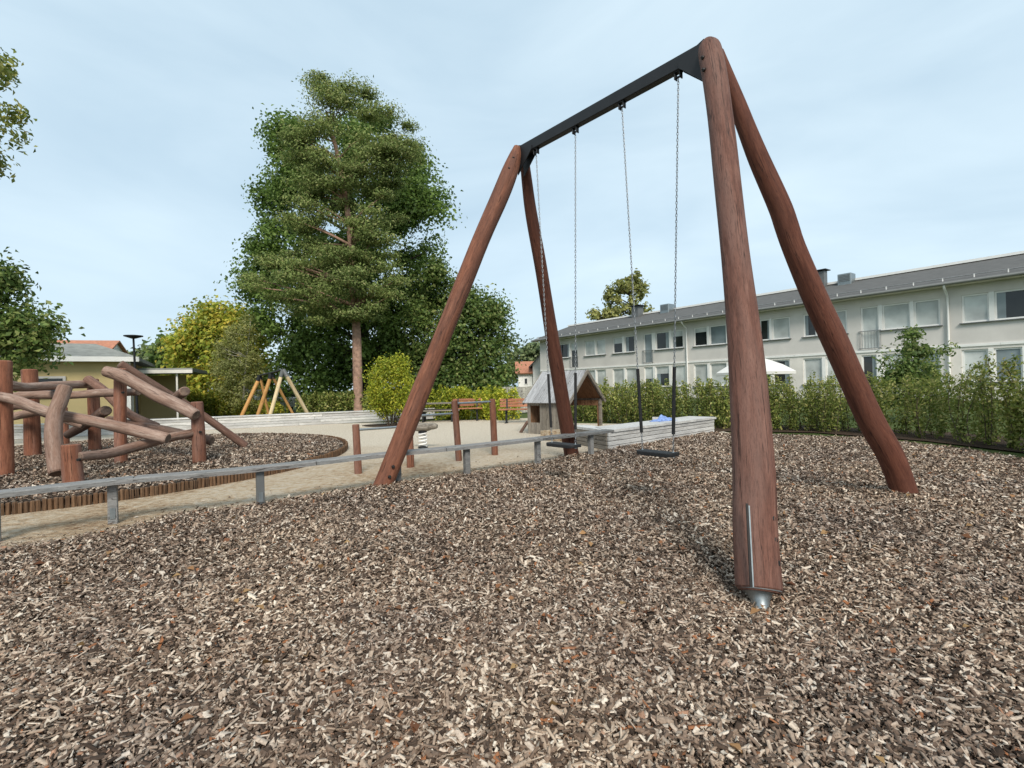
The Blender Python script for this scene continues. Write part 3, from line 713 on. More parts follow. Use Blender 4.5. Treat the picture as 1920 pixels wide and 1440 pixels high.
# ------------------------------------------------------------------ turning bars and spring rocker
tb = empty('turning_bars', (gp(770, 875)[0], gp(770, 875)[1], 0), 0, 'row of brown posts joined by steel turning bars behind the rail', 'turning bars')
tops = {}
for k, (bx_, tp, w) in enumerate((((672, 888), (667, 797), 14), ((770, 876), (766, 770), 14), ((861, 864), (852, 752), 12), ((928, 853), (923, 749), 12))):
    Bs = gp(*bx_); T_ = at(*tp, Bs[1]); tops[k] = T_; rr = w*mpp(Bs[1])/2
    log_part('post', tb, M['post_wood'], [Bs-np.array([0, 0, 0.08]), (Bs+T_)/2, T_], [rr, rr, rr*0.96], 12, 8, 0.03, 0.01)
for a, b_, da_, db_ in ((0, 1, -0.07, -0.26), (1, 2, -0.07, -0.20), (2, 3, -0.04, -0.03)):
    A = tops[a]+[0, 0, da_]; B = tops[b_]+[0, 0, db_]; B[2] = A[2] if a != 1 else B[2]; A[2] = B[2]
    MB().tube(rel(tb, np.array([A, B])), 0.018, 10).build('steel_bar', M['galvanised'], tb)
g0 = gp(793, 840); sp = empty('spring_rocker', (g0[0], g0[1], 0), 0, 'grey log-shaped rocker on a pale coil spring', 'spring rocker')
s0 = mpp(g0[1])
MB().tube([(0, 0, 0), (0, 0, 0.03)], 9*s0, 16).build('base_plate', M['black_steel'], sp)
hs = 27*s0; a = np.linspace(0, 2*math.pi*4.2, 90)
MB().tube(np.stack([7.0*s0*np.cos(a), 7.0*s0*np.sin(a), 0.03+hs*a/a[-1]], -1), 1.5*s0, 7).build('spring', M['white_paint'], sp)
MB().tube([(0, 0, hs+.01), (0, 0, hs+0.05)], 8*s0, 14).build('top_plate', M['black_steel'], sp)
bz = hs+0.05+7*s0
MB().tube(spline([(-20*s0, .05, bz-.01, 5*s0), (-8*s0, 0, bz, 7.5*s0), (6*s0, 0, bz, 8*s0), (15*s0, -.03, bz+0.01, 6.5*s0)], 14)[:, :3], spline([(5*s0,), (7.5*s0,), (8*s0,), (6.5*s0,)], 14)[:, 0], 12, True, 0.06, True, 0.02).build('body', M['grey_board'], sp)
MB().tube(spline([(13*s0, -.04, bz+1.5*s0), (20*s0, -.06, bz+2.5*s0), (27*s0, -.08, bz+2*s0)], 8), [5.5*s0, 6.4*s0, 6.6*s0, 6.6*s0, 6.5*s0, 6.2*s0, 5.6*s0, 4.5*s0], 12, True, 0.05, True, 0.02).build('head', M['grey_board'], sp)

# ------------------------------------------------------------------ timber sandpit edge in front of the playhouse
def plank_wall(parent, A, B, z0, z1, rows, mat, th=0.05, gap=0.008, seg=2.4, name='plank'):
    A = np.asarray(A, float); B = np.asarray(B, float); d = B-A; Ln = np.linalg.norm(d); d = d/Ln; hh = (z1-z0)/rows
    for r_ in range(rows):
        t = -random.uniform(0, seg*0.6) if Ln > seg else 0.0
        while t < Ln:
            t0, t1 = max(t, 0)+0.003, min(t+seg, Ln)-0.003; t += seg
            if t1-t0 < 0.05: continue
            p = A+d*t0; q = A+d*t1; jit = random.uniform(-0.004, 0.004)
            n_ = np.array([-d[1], d[0]])*jit
            zc = z0+hh*(r_+0.5)
            MB().bar(rel(parent, [p[0]+n_[0], p[1]+n_[1], zc]), rel(parent, [q[0]+n_[0], q[1]+n_[1], zc]), th, hh-gap, (0, 0, 1), 0.006).build(name, mat, parent)
F1, F2, B1 = gp(1141, 845)[:2], gp(1338, 812)[:2], gp(1072, 831)[:2]
sbx = empty('timber_sandpit', (F1[0], F1[1], 0), 0, 'low pale timber sandpit wall with wide top boards beside the swing', 'sandpit')
ZB = 0.37
plank_wall(sbx, F1, F2, 0.0, ZB-0.045, 4, M['white_timber'], seg=3.0)
plank_wall(sbx, B1, F1+(B1-F1)*0.02, 0.0, ZB-0.045, 4, M['grey_board'])  # left face in greyer boards than the front: its shade put into the colour
nf = np.array([-(F2-F1)[1], (F2-F1)[0]]); nf /= np.linalg.norm(nf); df = (F2-F1)/np.linalg.norm(F2-F1)
BK = B1+nf*0.35*0+ (F2-F1)*0.0
e2 = F2+nf*1.6
plank_wall(sbx, F2, e2, 0.0, ZB-0.045, 4, M['white_timber'])
def arc(c, r_, a0_, a1_, n_): return [(c[0]+r_*math.cos(t), c[1]+r_*math.sin(t)) for t in np.linspace(a0_, a1_, n_)]
o_ = -nf*0.05
W_ = 0.62
top = [F1+o_-df*0.02+nf*0.10, F1+o_-df*0.0+nf*0.03, F1+o_+df*0.06, F2+o_+df*0.05, F2+nf*W_+df*0.05, F1+nf*W_+df*0.4]
r0 = np.array(sbx.location)[:2]
half = (top[2]+top[3])/2
MB().prism([tuple(p-r0) for p in top], ZB-0.045, ZB).build('top_board', M['white_timber'], sbx)
dl = (B1-F1)/np.linalg.norm(B1-F1); nl = np.array([-dl[1], dl[0]]); nl = nl if nl@nf > 0 else nl
nl = nl if (nl@np.array([1, 0])) > 0 else -nl
tp2 = [F1-nl*0.03+dl*0.03, B1-nl*0.03, B1+nl*0.32, F1+nl*0.32+dl*0.1]
MB().prism([tuple(p-r0) for p in tp2], ZB-0.052, ZB-0.008).build('top_board', M['white_timber'], sbx)
sheetp = [F1+nf*0.2+df*0.3, F2+nf*0.1-df*0.1, F2+nf*1.6-df*0.1, B1+nf*0.9, B1+dl*0.1+nl*.1]
MB().prism([tuple(p-r0) for p in sheetp], 0.01, ZB-0.16).build('sand_fill', M['sand'], sbx)
# folded blue towel on the boards
tw = at(1242, 786, (gp(1242, 789, ZB)[1])); tw[2] = ZB
tv = []; nn = 22
for j in range(nn):
    for i in range(nn):
        x, y = (i/(nn-1)-.5), (j/(nn-1)-.5); e_ = max(abs(x), abs(y))*2
        hgt = (0.105*math.exp(-((x+.05)**2/0.03+(y)**2/0.05))+0.055*math.exp(-((x-.25)**2/0.02+(y+.1)**2/0.06))+0.045*abs(math.sin(9*x+4*y)*math.cos(7*y-3*x)))*(1-e_**3)+0.006
        tv.append((x*0.62*(1+.15*math.sin(7*y)), y*0.30*(1+.2*math.sin(5*x)), hgt))
tq = [(j*nn+i, j*nn+i+1, (j+1)*nn+i+1, (j+1)*nn+i) for j in range(nn-1) for i in range(nn-1)]
to = link('towel', mesh_py('towel', tv, tq, True), M['towel']); to.location = [float(c) for c in tw]; to.rotation_euler = (0, 0, math.atan2(df[1], df[0]))
sm_ = to.modifiers.new('thick', 'SOLIDIFY'); sm_.thickness = 0.006
tag(to, 'crumpled blue towel lying on the sandpit boards', 'towel')

# ------------------------------------------------------------------ playhouse
A0 = gp(990, 813)[:2]; B0 = gp(1064, 817)[:2]
ex = (B0-A0)/np.linalg.norm(B0-A0); ey = np.array([-ex[1], ex[0]])
ph = empty('playhouse', (A0[0], A0[1], 0), math.atan2(ex[1], ex[0]), 'small grey boarded playhouse with pale gable roof and open front', 'playhouse')
PL = np.linalg.norm(B0-A0)+0.05; PW = 1.55; ZE = 0.82; ZR = 1.52
def vboards(parent, name, mat, axis, fixed, a, b_, z0, ztop, hole=None, bw=0.095, th=0.022):
    t = a; 
    while t < b_-0.02:
        t1 = min(t+bw, b_); c = (t+t1)/2; zt_ = ztop(c) if callable(ztop) else ztop
        spans = [(z0, zt_)]
        if hole and hole[0] < c < hole[1]: spans = [s_ for s_ in ((z0, hole[2]), (hole[3], zt_)) if s_[1]-s_[0] > 0.02]
        for (p0, p1) in spans:
            ctr = (c, fixed, (p0+p1)/2) if axis == 0 else (fixed, c, (p0+p1)/2)
            axm = np.array([[0, 0, 1], [1, 0, 0], [0, 1, 0]]) if axis == 0 else np.array([[0, 0, 1], [0, 1, 0], [-1, 0, 0]])
            MB().box(ctr, (p1-p0, t1-t-0.007, th+random.uniform(-.004, .004)), axm, 0.003).build(name, mat, parent)
        t = t1
gz = lambda c: ZE+(ZR-ZE)*(1-abs(c/PW*2-1))-0.03
vboards(ph, 'wall_board', M['grey_board'], 0, 0.0, 0.0, PL, 0.0, ZE, (0.10, 0.42, 0.28, 0.70))
vboards(ph, 'wall_board', M['grey_board'], 0, PW, 0.0, PL, 0.0, ZE, (0.18, PL-0.12, 0.06, 0.64))
vboards(ph, 'inner_board', M['orange_board'], 0, PW-0.026, 0.05, PL-0.06, 0.03, ZE-0.04, (0.18, PL-0.12, 0.06, 0.64), 0.095, 0.016)
vboards(ph, 'back_board', M['orange_board'], 1, 0.03, 0.03, PW-0.03, 0.0, gz, (0.80, 1.35, 0.0, 0.70))
MB().box((0.26, 0.5, 0.49), (0.62, 0.02, 0.6)).build('inner_panel', M['orange_board'], ph)
MB().box((PL/2, PW/2, 0.045), (PL-0.06, PW-0.06, 0.05), None, 0.004).build('floor', M['orange_board'], ph)
for y_ in (0.03, PW-0.03):
    MB().box((PL-0.02, y_, ZE/2), (0.07, 0.07, ZE), None, 0.006).build('corner_post', M['grey_board'], ph)
sl_ = math.hypot(PW/2, ZR-ZE); ov = 0.06
for sd in (0, 1):
    yb0, yb1 = (0, PW/2) if sd == 0 else (PW, PW/2); dv = np.array([0, (yb1-yb0)/sl_, (ZR-ZE)/sl_]); nb_ = 9; bw = (PL+2*ov)/nb_
    for k in range(nb_):
        xc = -ov+bw*(k+0.5); p0 = np.array([xc, yb0, ZE])-dv*0.12; p1 = np.array([xc, yb1, ZR]) if True else 0
        nrm = np.cross([1, 0, 0], dv) if sd == 0 else np.cross(dv, [1, 0, 0])
        MB().bar(p0+nrm*(0.03+random.uniform(0, .005)), p1+nrm*0.03, bw-0.008, 0.024, nrm, 0.004).build('roof_board', M['roof_board'], ph)
    for xx in (PL+ov+0.012, -ov-0.012):
        q0 = np.array([xx, yb0, ZE])-dv*0.12; q1 = np.array([xx, yb1, ZR])
        MB().bar(q0+nrm*0.0, q1, 0.022, 0.085, nrm, 0.004).build('barge_board', M['grey_board'], ph)
    MB().bar(np.array([0.03, yb0, ZE])+dv*0.05, np.array([0.03, yb1, ZR])-[0, 0, .03], 0.05, 0.05, (1, 0, 0)).build('rafter', M['orange_board'], ph)
    # warm inner lining of the roof
    q0 = np.array([PL/2, yb0, ZE]); q1 = np.array([PL/2, yb1, ZR-0.01])
    MB().bar(q0+nrm*0.008, q1+nrm*0.008, PL-0.04, 0.012, nrm).build('roof_lining', M['orange_board'], ph)
MB().bar((0, 0, 0.30), (-0.32, 0.1, 0.0), 0.06, 0.05, (0, 1, 0)).build('ramp_stay', M['log_dark'], ph)

# ------------------------------------------------------------------ long white timber bench wall
WZ = 0.42
wA, wB = gp(292, 786, WZ)[:2], gp(663, 771, WZ)[:2]; dw = (wB-wA)/np.linalg.norm(wB-wA); nw = np.array([-dw[1], dw[0]])
wl = empty('timber_bench_wall', (wA[0], wA[1], 0), 0, 'long low whitewashed plank wall along the far edge of the sand', 'bench wall')
WA, WB = wA-dw*4.4, wB+dw*3.0
plank_wall(wl, WA, WB, 0.0, WZ-0.045, 4, M['white_timber'], seg=3.2)
for t in np.arange(0, np.linalg.norm(WB-WA), 3.0):
    p = WA+dw*t; q = WA+dw*min(t+2.994, np.linalg.norm(WB-WA))
    for w_ in (0.03, 0.20):
        MB().bar(rel(wl, [*(p+nw*w_), WZ-0.02]), rel(wl, [*(q+nw*w_), WZ-0.02]), 0.16, 0.042, (0, 0, 1), 0.006).build('top_plank', M['white_timber'], wl)

# ------------------------------------------------------------------ park benches by the hedge
def bench(pxl, pyl, rz, label, wid=1.5, dark=False):
    g0 = gp(pxl, pyl); t = empty('park_bench', (g0[0], g0[1], 0), rz, label, 'bench', 'benches in front of the hedge')
    mt_ = M['bench_wood'] if not dark else M['sill']
    for x in (-wid*0.32, wid*0.32):
        lg = MB().box((x, 0, 0.20), (0.06, 0.09, 0.40), None, 0.004)
        lg.box((x, 0.02, 0.405), (0.05, 0.42, 0.03)); lg.bar((x, 0.20, 0.40), (x, 0.27, 0.78), 0.05, 0.035, (0, 1, 0))
        lg.box((x, 0, 0.012), (0.08, 0.34, 0.024)); lg.build('leg', M['black_steel'], t)
    for k in range(4): MB().box((0, -0.15+0.10*k, 0.44), (wid, 0.085, 0.035), None, 0.005).build('seat_slat', mt_, t)
    for k in range(3): MB().box((0, 0.235+0.018*k, 0.55+0.095*k), (wid, 0.03, 0.08), np.array([[1, 0, 0], [0, .98, -.18], [0, .18, .98]]), 0.005).build('back_slat', mt_, t)
    return t
bench(877, 789, R(3), 'red-brown slatted bench on black legs behind the turning bars', 1.05)
bench(974, 793, R(-6), 'red-brown slatted bench on black legs beside the playhouse', 1.3)
# dark open table frame beside the white wall
g0 = gp(822, 790); pt = empty('picnic_table', (g0[0], g0[1], 0), R(4), 'black-framed pale picnic table beside the yellow-green bush', 'picnic table')
for x in (-0.5, 0.5):
    mb = MB(); mb.box((x, 0, 0.31), (0.06, 0.06, 0.62)); mb.box((x, 0, 0.02), (0.07, 0.9, 0.04)); mb.box((x, -0.42, 0.20), (0.05, 0.05, 0.36)); mb.box((x, 0.42, 0.20), (0.05, 0.05, 0.36)); mb.box((x, 0, 0.34), (0.05, 0.9, 0.04))
    mb.build('leg_frame', M['black_steel'], pt)
for k in range(4): MB().box((0, -0.26+0.175*k, 0.64), (1.55, 0.165, 0.04), None, 0.005).build('top_slat', M['grey_board'], pt)
for y in (-0.5, -0.38, 0.38, 0.5): MB().box((0, y, 0.40), (1.55, 0.11, 0.04), None, 0.005).build('seat_slat', M['grey_board'], pt)

# ------------------------------------------------------------------ far play frame of pale poles
ff = empty('pole_swing_frame', (at(508, 700, 21)[0], 21.0, -0.1), 0, 'distant play swing of pale poles with dark steel joints behind the white wall', 'play frame')
zC = 2.12
def hub(x, y): 
    d = ray(x, y); t = (zC-H)/d[2]; return np.array([d[0]*t, d[1]*t, zC])
hA, hB_, hC = hub(487.5, 704), hub(508.5, 699), hub(531, 693)
def pole(hp, top_px, bot_px, dY, mat, w=7):
    a = at(*top_px, hp[1]); bY = hp[1]+dY
    dd = (np.array(bot_px)-np.array(top_px)); f_ = 1.0
    for _ in range(60):
        b_ = at(bot_px[0]+dd[0]*(f_-1), bot_px[1]+dd[1]*(f_-1), bY)
        if b_[2] <= G(b_[0], b_[1])-0.02: break
        f_ += 0.01
    rr = w*mpp(hp[1])/2
    MB().tube(rel(ff, np.array([a, (a+b_)/2, b_])), rr, 10).build('pole', M[mat], ff)
    MB().tube(rel(ff, np.array([hp, a+(b_-a)*0.03])), rr*1.15, 8).build('joint', M['black_steel'] if mat != 'pale_wood' else M['sill'], ff)
pole(hA, (485, 712), (456, 774), -0.5, 'orange_wood'); pole(hA, (489, 711), (503, 774), 0.6, 'orange_wood', 5)
pole(hB_, (507, 708), (485, 774), -0.5, 'orange_wood'); pole(hB_, (512, 708), (547, 772), 0.6, 'orange_wood', 5)
pole(hC, (527.5, 704), (508, 774), -0.5, 'pale_wood', 7); pole(hC, (537, 704), (574, 771), 0.6, 'pale_wood', 7)
MB().tube(rel(ff, np.array([hA, hB_, hC])), 0.05, 8).build('beam', M['black_steel'], ff)

# ------------------------------------------------------------------ parked cars behind the hedge
def car(x, y, Y, rz, paint, label, van):
    p = at(x, y, Y); z0 = float(G(p[0], p[1]))
    t = empty('parked_car', (p[0], p[1], z0), rz, label, 'car', 'cars parked beyond the hedge')
    hgt = p[2]-z0; Lc, Wc = (4.6, 1.8) if van else (4.2, 1.75)
    if van: prof = [(-2.3, .35), (-2.3, .95), (-2.15, 1.05), (-2.0, hgt-.08), (-1.8, hgt), (0.9, hgt), (1.05, hgt-.04), (1.7, 1.0), (2.25, .85), (2.3, .6), (2.3, .35)]
    else: prof = [(-2.1, .35), (-2.1, .85), (-1.9, .95), (-1.45, hgt-.05), (-1.2, hgt), (0.35, hgt), (1.05, .95), (1.95, .8), (2.1, .6), (2.1, .35)]
    n_ = len(prof); v = []
    for sgn in (-1, 1):
        for (a, z) in prof:
            ins = 0.0 if z < 1.0 else 0.14*(z-1.0)/(hgt-1.0)
            v.append((a, sgn*(Wc/2-ins), z))
    f = [tuple(range(n_)), tuple(range(2*n_-1, n_-1, -1))]+[(i, n_+i, n_+(i+1) % n_, (i+1) % n_) for i in range(n_)]
    me = mesh_py('body', v, f); me.validate(); bo = link('body', me, M[paint], t)
    bv = bo.modifiers.new('bevel', 'BEVEL'); bv.width = 0.04; bv.segments = 2
    sy = Wc/2
    for sgn in (-1, 1):
        for (x0, x1) in ((-1.7, -0.55), (-0.45, 0.55)) if van else ((-1.2, -0.35), (-0.27, 0.5)):
            q = [(x0, sgn*(sy+.012), 1.0), (x1+(.25 if van else .25), sgn*(sy+.012), 1.0), (x1, sgn*(sy-.12), hgt-.1), (x0+.08, sgn*(sy-.12), hgt-.1)]
            link('side_window', mesh_py('side_window', q, [(0, 1, 2, 3)]), M['glass_dark'], t)
    xr0, xr1 = (-2.17, -2.02) if van else (-1.93, -1.50)
    link('rear_window', mesh_py('rear_window', [(xr0-.02, -.68, 1.03), (xr0-.02, .68, 1.03), (xr1-.02, .6, hgt-.1), (xr1-.02, -.6, hgt-.1)], [(0, 1, 2, 3)]), M['glass_dark'], t)
    xw0, xw1 = (1.71, 1.10) if van else (1.05, 0.42)
    link('windscreen', mesh_py('windscreen', [(xw0+.03, -.68, .99), (xw0+.03, .68, .99), (xw1+.03, .6, hgt-.06), (xw1+.03, -.6, hgt-.06)], [(0, 1, 2, 3)]), M['glass_dark'], t)
    for xx in (-1.35, 1.4):
        for sgn in (-1, 1):
            w_ = MB().tube([(xx, sgn*(sy-.2), .31), (xx, sgn*(sy+.01), .31)], 0.31, 20, True, 0, True).build('wheel', M['tyre'], t)
            MB().tube([(xx, sgn*(sy+.0), .31), (xx, sgn*(sy+.02), .31)], 0.19, 14).build('rim', M['grey_steel'], w_)
    for sgn in (-1, 1):
        MB().box((-Lc/2-.005, sgn*.7, .85), (.05, .22, .2)).build('tail_light', M['red_tile'], t)
        MB().box((Lc/2-.06, sgn*.62, .72), (.12, .3, .14)).build('headlight', M['white_paint'], t)
car(462, 730, 34, R(158), 'car_silver', 'pale silver estate car parked beyond the hedge, half hidden by shrubs', True)
car(530, 728, 36, R(125), 'car_white', 'white van with dark windows parked behind the pole swing', True)

# ------------------------------------------------------------------ lamp post
lp = at(250, 630, 22); zg = float(G(lp[0], lp[1]))
la = empty('street_lamp', (lp[0], lp[1], zg), 0, 'slim black lamp post with flat round head near the yellow building', 'street lamp')
hz = lp[2]-zg
MB().tube([(0.12, 0, 0), (0.06, 0, hz*0.5), (0, 0, hz-0.05)], [0.06, 0.05, 0.04], 10).build('pole', M['black_steel'], la)
MB().tube([(0, 0, hz-0.12), (0, 0, hz-0.02), (0, 0, hz+0.02), (0, 0, hz+0.05)], [0.07, 0.36, 0.36, 0.10], 18).build('lamp_head', M['black_steel'], la)

# ------------------------------------------------------------------ parasol in the garden
pa = at(1413, 667, 25.5); pr = empty('parasol', (pa[0], pa[1], -0.02), 0, 'open cream white garden parasol in front of the apartment block', 'parasol')
top_z = pa[2]+0.02; rim = top_z-0.85; rad = 1.95
v = [(0, 0, top_z)]; n_ = 8
for (k_, z_) in ((0.35, top_z-0.22), (0.7, top_z-0.50), (1.0, rim)):
    for i in range(n_): v.append((rad*k_*math.cos(2*math.pi*i/n_), rad*k_*math.sin(2*math.pi*i/n_), z_))
for i in range(n_): v.append((rad*math.cos(2*math.pi*i/n_), rad*math.sin(2*math.pi*i/n_), rim-0.14))
f = [(0, 1+i, 1+(i+1) % n_) for i in range(n_)]+[(1+r_*n_+i, 1+(r_+1)*n_+i, 1+(r_+1)*n_+(i+1) % n_, 1+r_*n_+(i+1) % n_) for r_ in range(3) for i in range(n_)]
o = link('canopy', mesh_py('canopy', v, f), M['canvas'], pr); sm_ = o.modifiers.new('thick', 'SOLIDIFY'); sm_.thickness = 0.01
MB().tube([(0, 0, 0), (0, 0, top_z-0.03)], 0.03, 10).build('pole', M['grey_steel'], pr)
for i in range(n_): MB().tube([(0.03, 0, top_z-0.06), (rad*0.97*math.cos(2*math.pi*i/n_), rad*0.97*math.sin(2*math.pi*i/n_), rim-0.03)], 0.012, 5).build('rib', M['grey_steel'], pr)
MB().prism([(0.3*math.cos(a), 0.3*math.sin(a)) for a in np.linspace(0, 6.28, 13)[:-1]], 0, 0.06).build('base', M['concrete'], pr)

# ------------------------------------------------------------------ plank fence and white houses in the gap
fA, fB = at(935, 740, 22), at(1040, 738, 23.5); fz = at(960, 726, 22)[2]
fe = empty('plank_fence', (fA[0], fA[1], -0.05), math.atan2(fB[1]-fA[1], fB[0]-fA[0]), 'grey upright plank fence behind the benches', 'fence')
fl_ = np.linalg.norm(fB[:2]-fA[:2]); k = 0; t = 0
while t < fl_:
    MB().box((t+0.06, 0, (fz+0.05)/2+random.uniform(-.01, .02)), (0.112, 0.022, fz+0.05), None, 0.004).build('plank', M['fence_wood'], fe); t += 0.125
for z in (0.3, fz*0.75): MB().box((fl_/2, 0.035, z), (fl_, 0.04, 0.08)).build('cross_rail', M['fence_wood'], fe)

def gable_house(root, name, x0, x1, y0, y1, zw, zr, wall, roof, along='y'):
    """closed house body with a pitched roof; ridge along x or y (local)"""
    mb = MB()
    if along == 'y':
        xm = (x0+x1)/2
        v = [(x0, y0, -.4), (x1, y0, -.4), (x1, y0, zw), (xm, y0, zr), (x0, y0, zw), (x0, y1, -.4), (x1, y1, -.4), (x1, y1, zw), (xm, y1, zr), (x0, y1, zw)]
    else:
        ym = (y0+y1)/2
        v = [(x0, y1, -.4), (x0, y0, -.4), (x0, y0, zw), (x0, ym, zr), (x0, y1, zw), (x1, y1, -.4), (x1, y0, -.4), (x1, y0, zw), (x1, ym, zr), (x1, y1, zw)]
    mb.add(v, [(0, 1, 2, 3, 4), (9, 8, 7, 6, 5), (1, 6, 7, 2), (0, 4, 9, 5), (2, 7, 8, 3), (3, 8, 9, 4)], v); mb.build(name, wall, root)
    for sd in (0, 1):
        r2 = MB()
        if along == 'y':
            xe = x0 if sd == 0 else x1; xo = -0.35 if sd == 0 else 0.35; sl = (zr-zw)/abs(xm-x0)
            a, b_ = np.array([xe+xo, (y0+y1)/2, zw-0.35*sl+.06]), np.array([xm, (y0+y1)/2, zr+.06]); r2.bar(a, b_, y1-y0+0.6, 0.12, (0, 0, 1))
        else:
            ye = y0 if sd == 0 else y1; yo = -0.35 if sd == 0 else 0.35; sl = (zr-zw)/abs(ym-y0)
            a, b_ = np.array([(x0+x1)/2, ye+yo, zw-0.35*sl+.06]), np.array([(x0+x1)/2, ym, zr+.06]); r2.bar(a, b_, x1-x0+0.6, 0.12, (0, 0, 1))
        r2.build('roof', roof, root)
def pane_at(root, name, c, w, h_, mat, axis=0):
    ax = np.eye(3) if axis == 0 else np.array([[0, 1, 0], [-1, 0, 0], [0, 0, 1]])
    f_ = MB().box(c, (w+0.14, 0.06, h_+0.14), ax).build(name, M['white_paint'], root)
    cc = np.array(c)+(np.array([0, -0.035, 0]) if axis == 0 else np.array([0.035 if axis > 0 else -0.035, 0, 0]))
    MB().box(cc, (w, 0.02, h_), ax).build('pane', mat, f_)
hp_ = at(1003, 700, 52); s5 = mpp(52)
wh = empty('white_house', (hp_[0], hp_[1], -0.1), 0, 'small white rendered house with a steep gable and red-roofed annexe beyond the fence', 'house')
zr_ = at(1036, 648, 52)[2]+.1
gable_house(wh, 'gable_wall', -0.2, 4.2, 0, 8, at(1003, 682, 52)[2]+.1, zr_+0.4, M['white_paint'], M['roof_felt'], 'y')
gable_house(wh, 'annexe_wall', -1.75, -0.25, 0.6, 5, at(985, 698, 52)[2]+.1, at(1000, 677, 52)[2]+.1, M['white_paint'], M['red_tile'], 'x')
pane_at(wh, 'window', (-0.95, 0.57, 1.75), 0.25, 0.55, M['glass_dark'])
pane_at(wh, 'window', (0.85, -0.03, 2.1), 0.3, 0.5, M['glass_dark'])

# ------------------------------------------------------------------ yellow building on the left
yb = at(215, 700, 22.0); ya = yb-np.array([1.0, 0.6, 0])*3.6
yr = empty('yellow_building', (ya[0]-2, ya[1], -0.3), math.atan2(yb[1]-ya[1], yb[0]-ya[0]), 'single storey yellow rendered building with grey roof behind the climbing logs', 'building')
yl = np.linalg.norm(yb[:2]-ya[:2])+2; ze = at(215, 675, 22.0)[2]+.3
MB().box((yl/2, 3, ze/2), (yl, 6, ze)).build('wall', M['yellow_wall'], yr)
MB().box((yl+0.02, -0.02, ze/2), (0.28, 0.10, ze-.02)).build('corner_pilaster', M['white_paint'], yr)
# hip roof
zr2 = ze+1.0; o_ = 0.55
v = [(-o_, -o_, ze), (yl+o_, -o_, ze), (yl+o_, 6+o_, ze), (-o_, 6+o_, ze), (-o_, -o_, ze+.16), (yl+o_, -o_, ze+.16), (yl+o_, 6+o_, ze+.16), (-o_, 6+o_, ze+.16), (2.2, 2.6, zr2), (yl-1.5, 2.6, zr2), (yl-1.5, 3.4, zr2), (2.2, 3.4, zr2)]
mb = MB(); mb.add(v, [(3, 2, 1, 0), (0, 1, 5, 4), (1, 2, 6, 5), (2, 3, 7, 6), (3, 0, 4, 7), (4, 5, 9, 8), (5, 6, 10, 9), (6, 7, 11, 10), (7, 4, 8, 11), (8, 9, 10, 11)], v); rf = mb.build('roof', M['eternit'], yr)
MB().box((yl/2, -o_-0.015, ze+0.07), (yl+2*o_, 0.03, 0.22)).build('fascia', M['white_paint'], rf)
wx = yl-2.75; wz = at(105, 709, 20.6)[2]+.3
f_ = MB().box((wx, -0.03, wz-.35), (1.25, 0.1, 0.95)).build('window', M['plaster'], yr); MB().box((wx, -0.09, wz-.35), (1.05, 0.03, 0.75)).build('pane', M['glass_dark'], f_)
# red roofed house behind it
ra = at(150, 640, 42); rh = empty('red_roof_house', (ra[0], ra[1], -.3), R(20), 'house with a red tiled roof rising behind the yellow building', 'house')
gable_house(rh, 'wall', -3.4, 1.5, 0, 6, ra[2]-1.0, ra[2]+.55, M['white_paint'], M['red_tile'], 'x')
# low carport roof to its right
ca = at(243, 697, 24); cb = at(358, 698, 25)
cp = empty('carport', (ca[0], ca[1], -.3), math.atan2(cb[1]-ca[1], cb[0]-ca[0]), 'low flat-roofed carport with white edge right of the yellow building', 'carport')
cl = np.linalg.norm(cb[:2]-ca[:2]); cz = at(300, 699, 24.5)[2]+.3
cr0 = MB().box((cl/2-1.0, 2.0, cz+0.13), (cl+2.2, 4.4, 0.18)).build('roof', M['eternit'], cp)
MB().box((cl/2-1.0, -0.215, cz+0.05), (cl+2.2, 0.03, 0.16)).build('fascia', M['plaster_low'], cr0)
MB().box((cl/2-1.4, 3.9, cz/2), (cl+1.0, 0.15, cz)).build('back_wall', M['yellow_wall'], cp)
for x in (0.1, cl-0.6): MB().box((x, 0.0, cz/2), (0.08, 0.08, cz), None, 0.005).build('post', M['plaster_low'], cp)

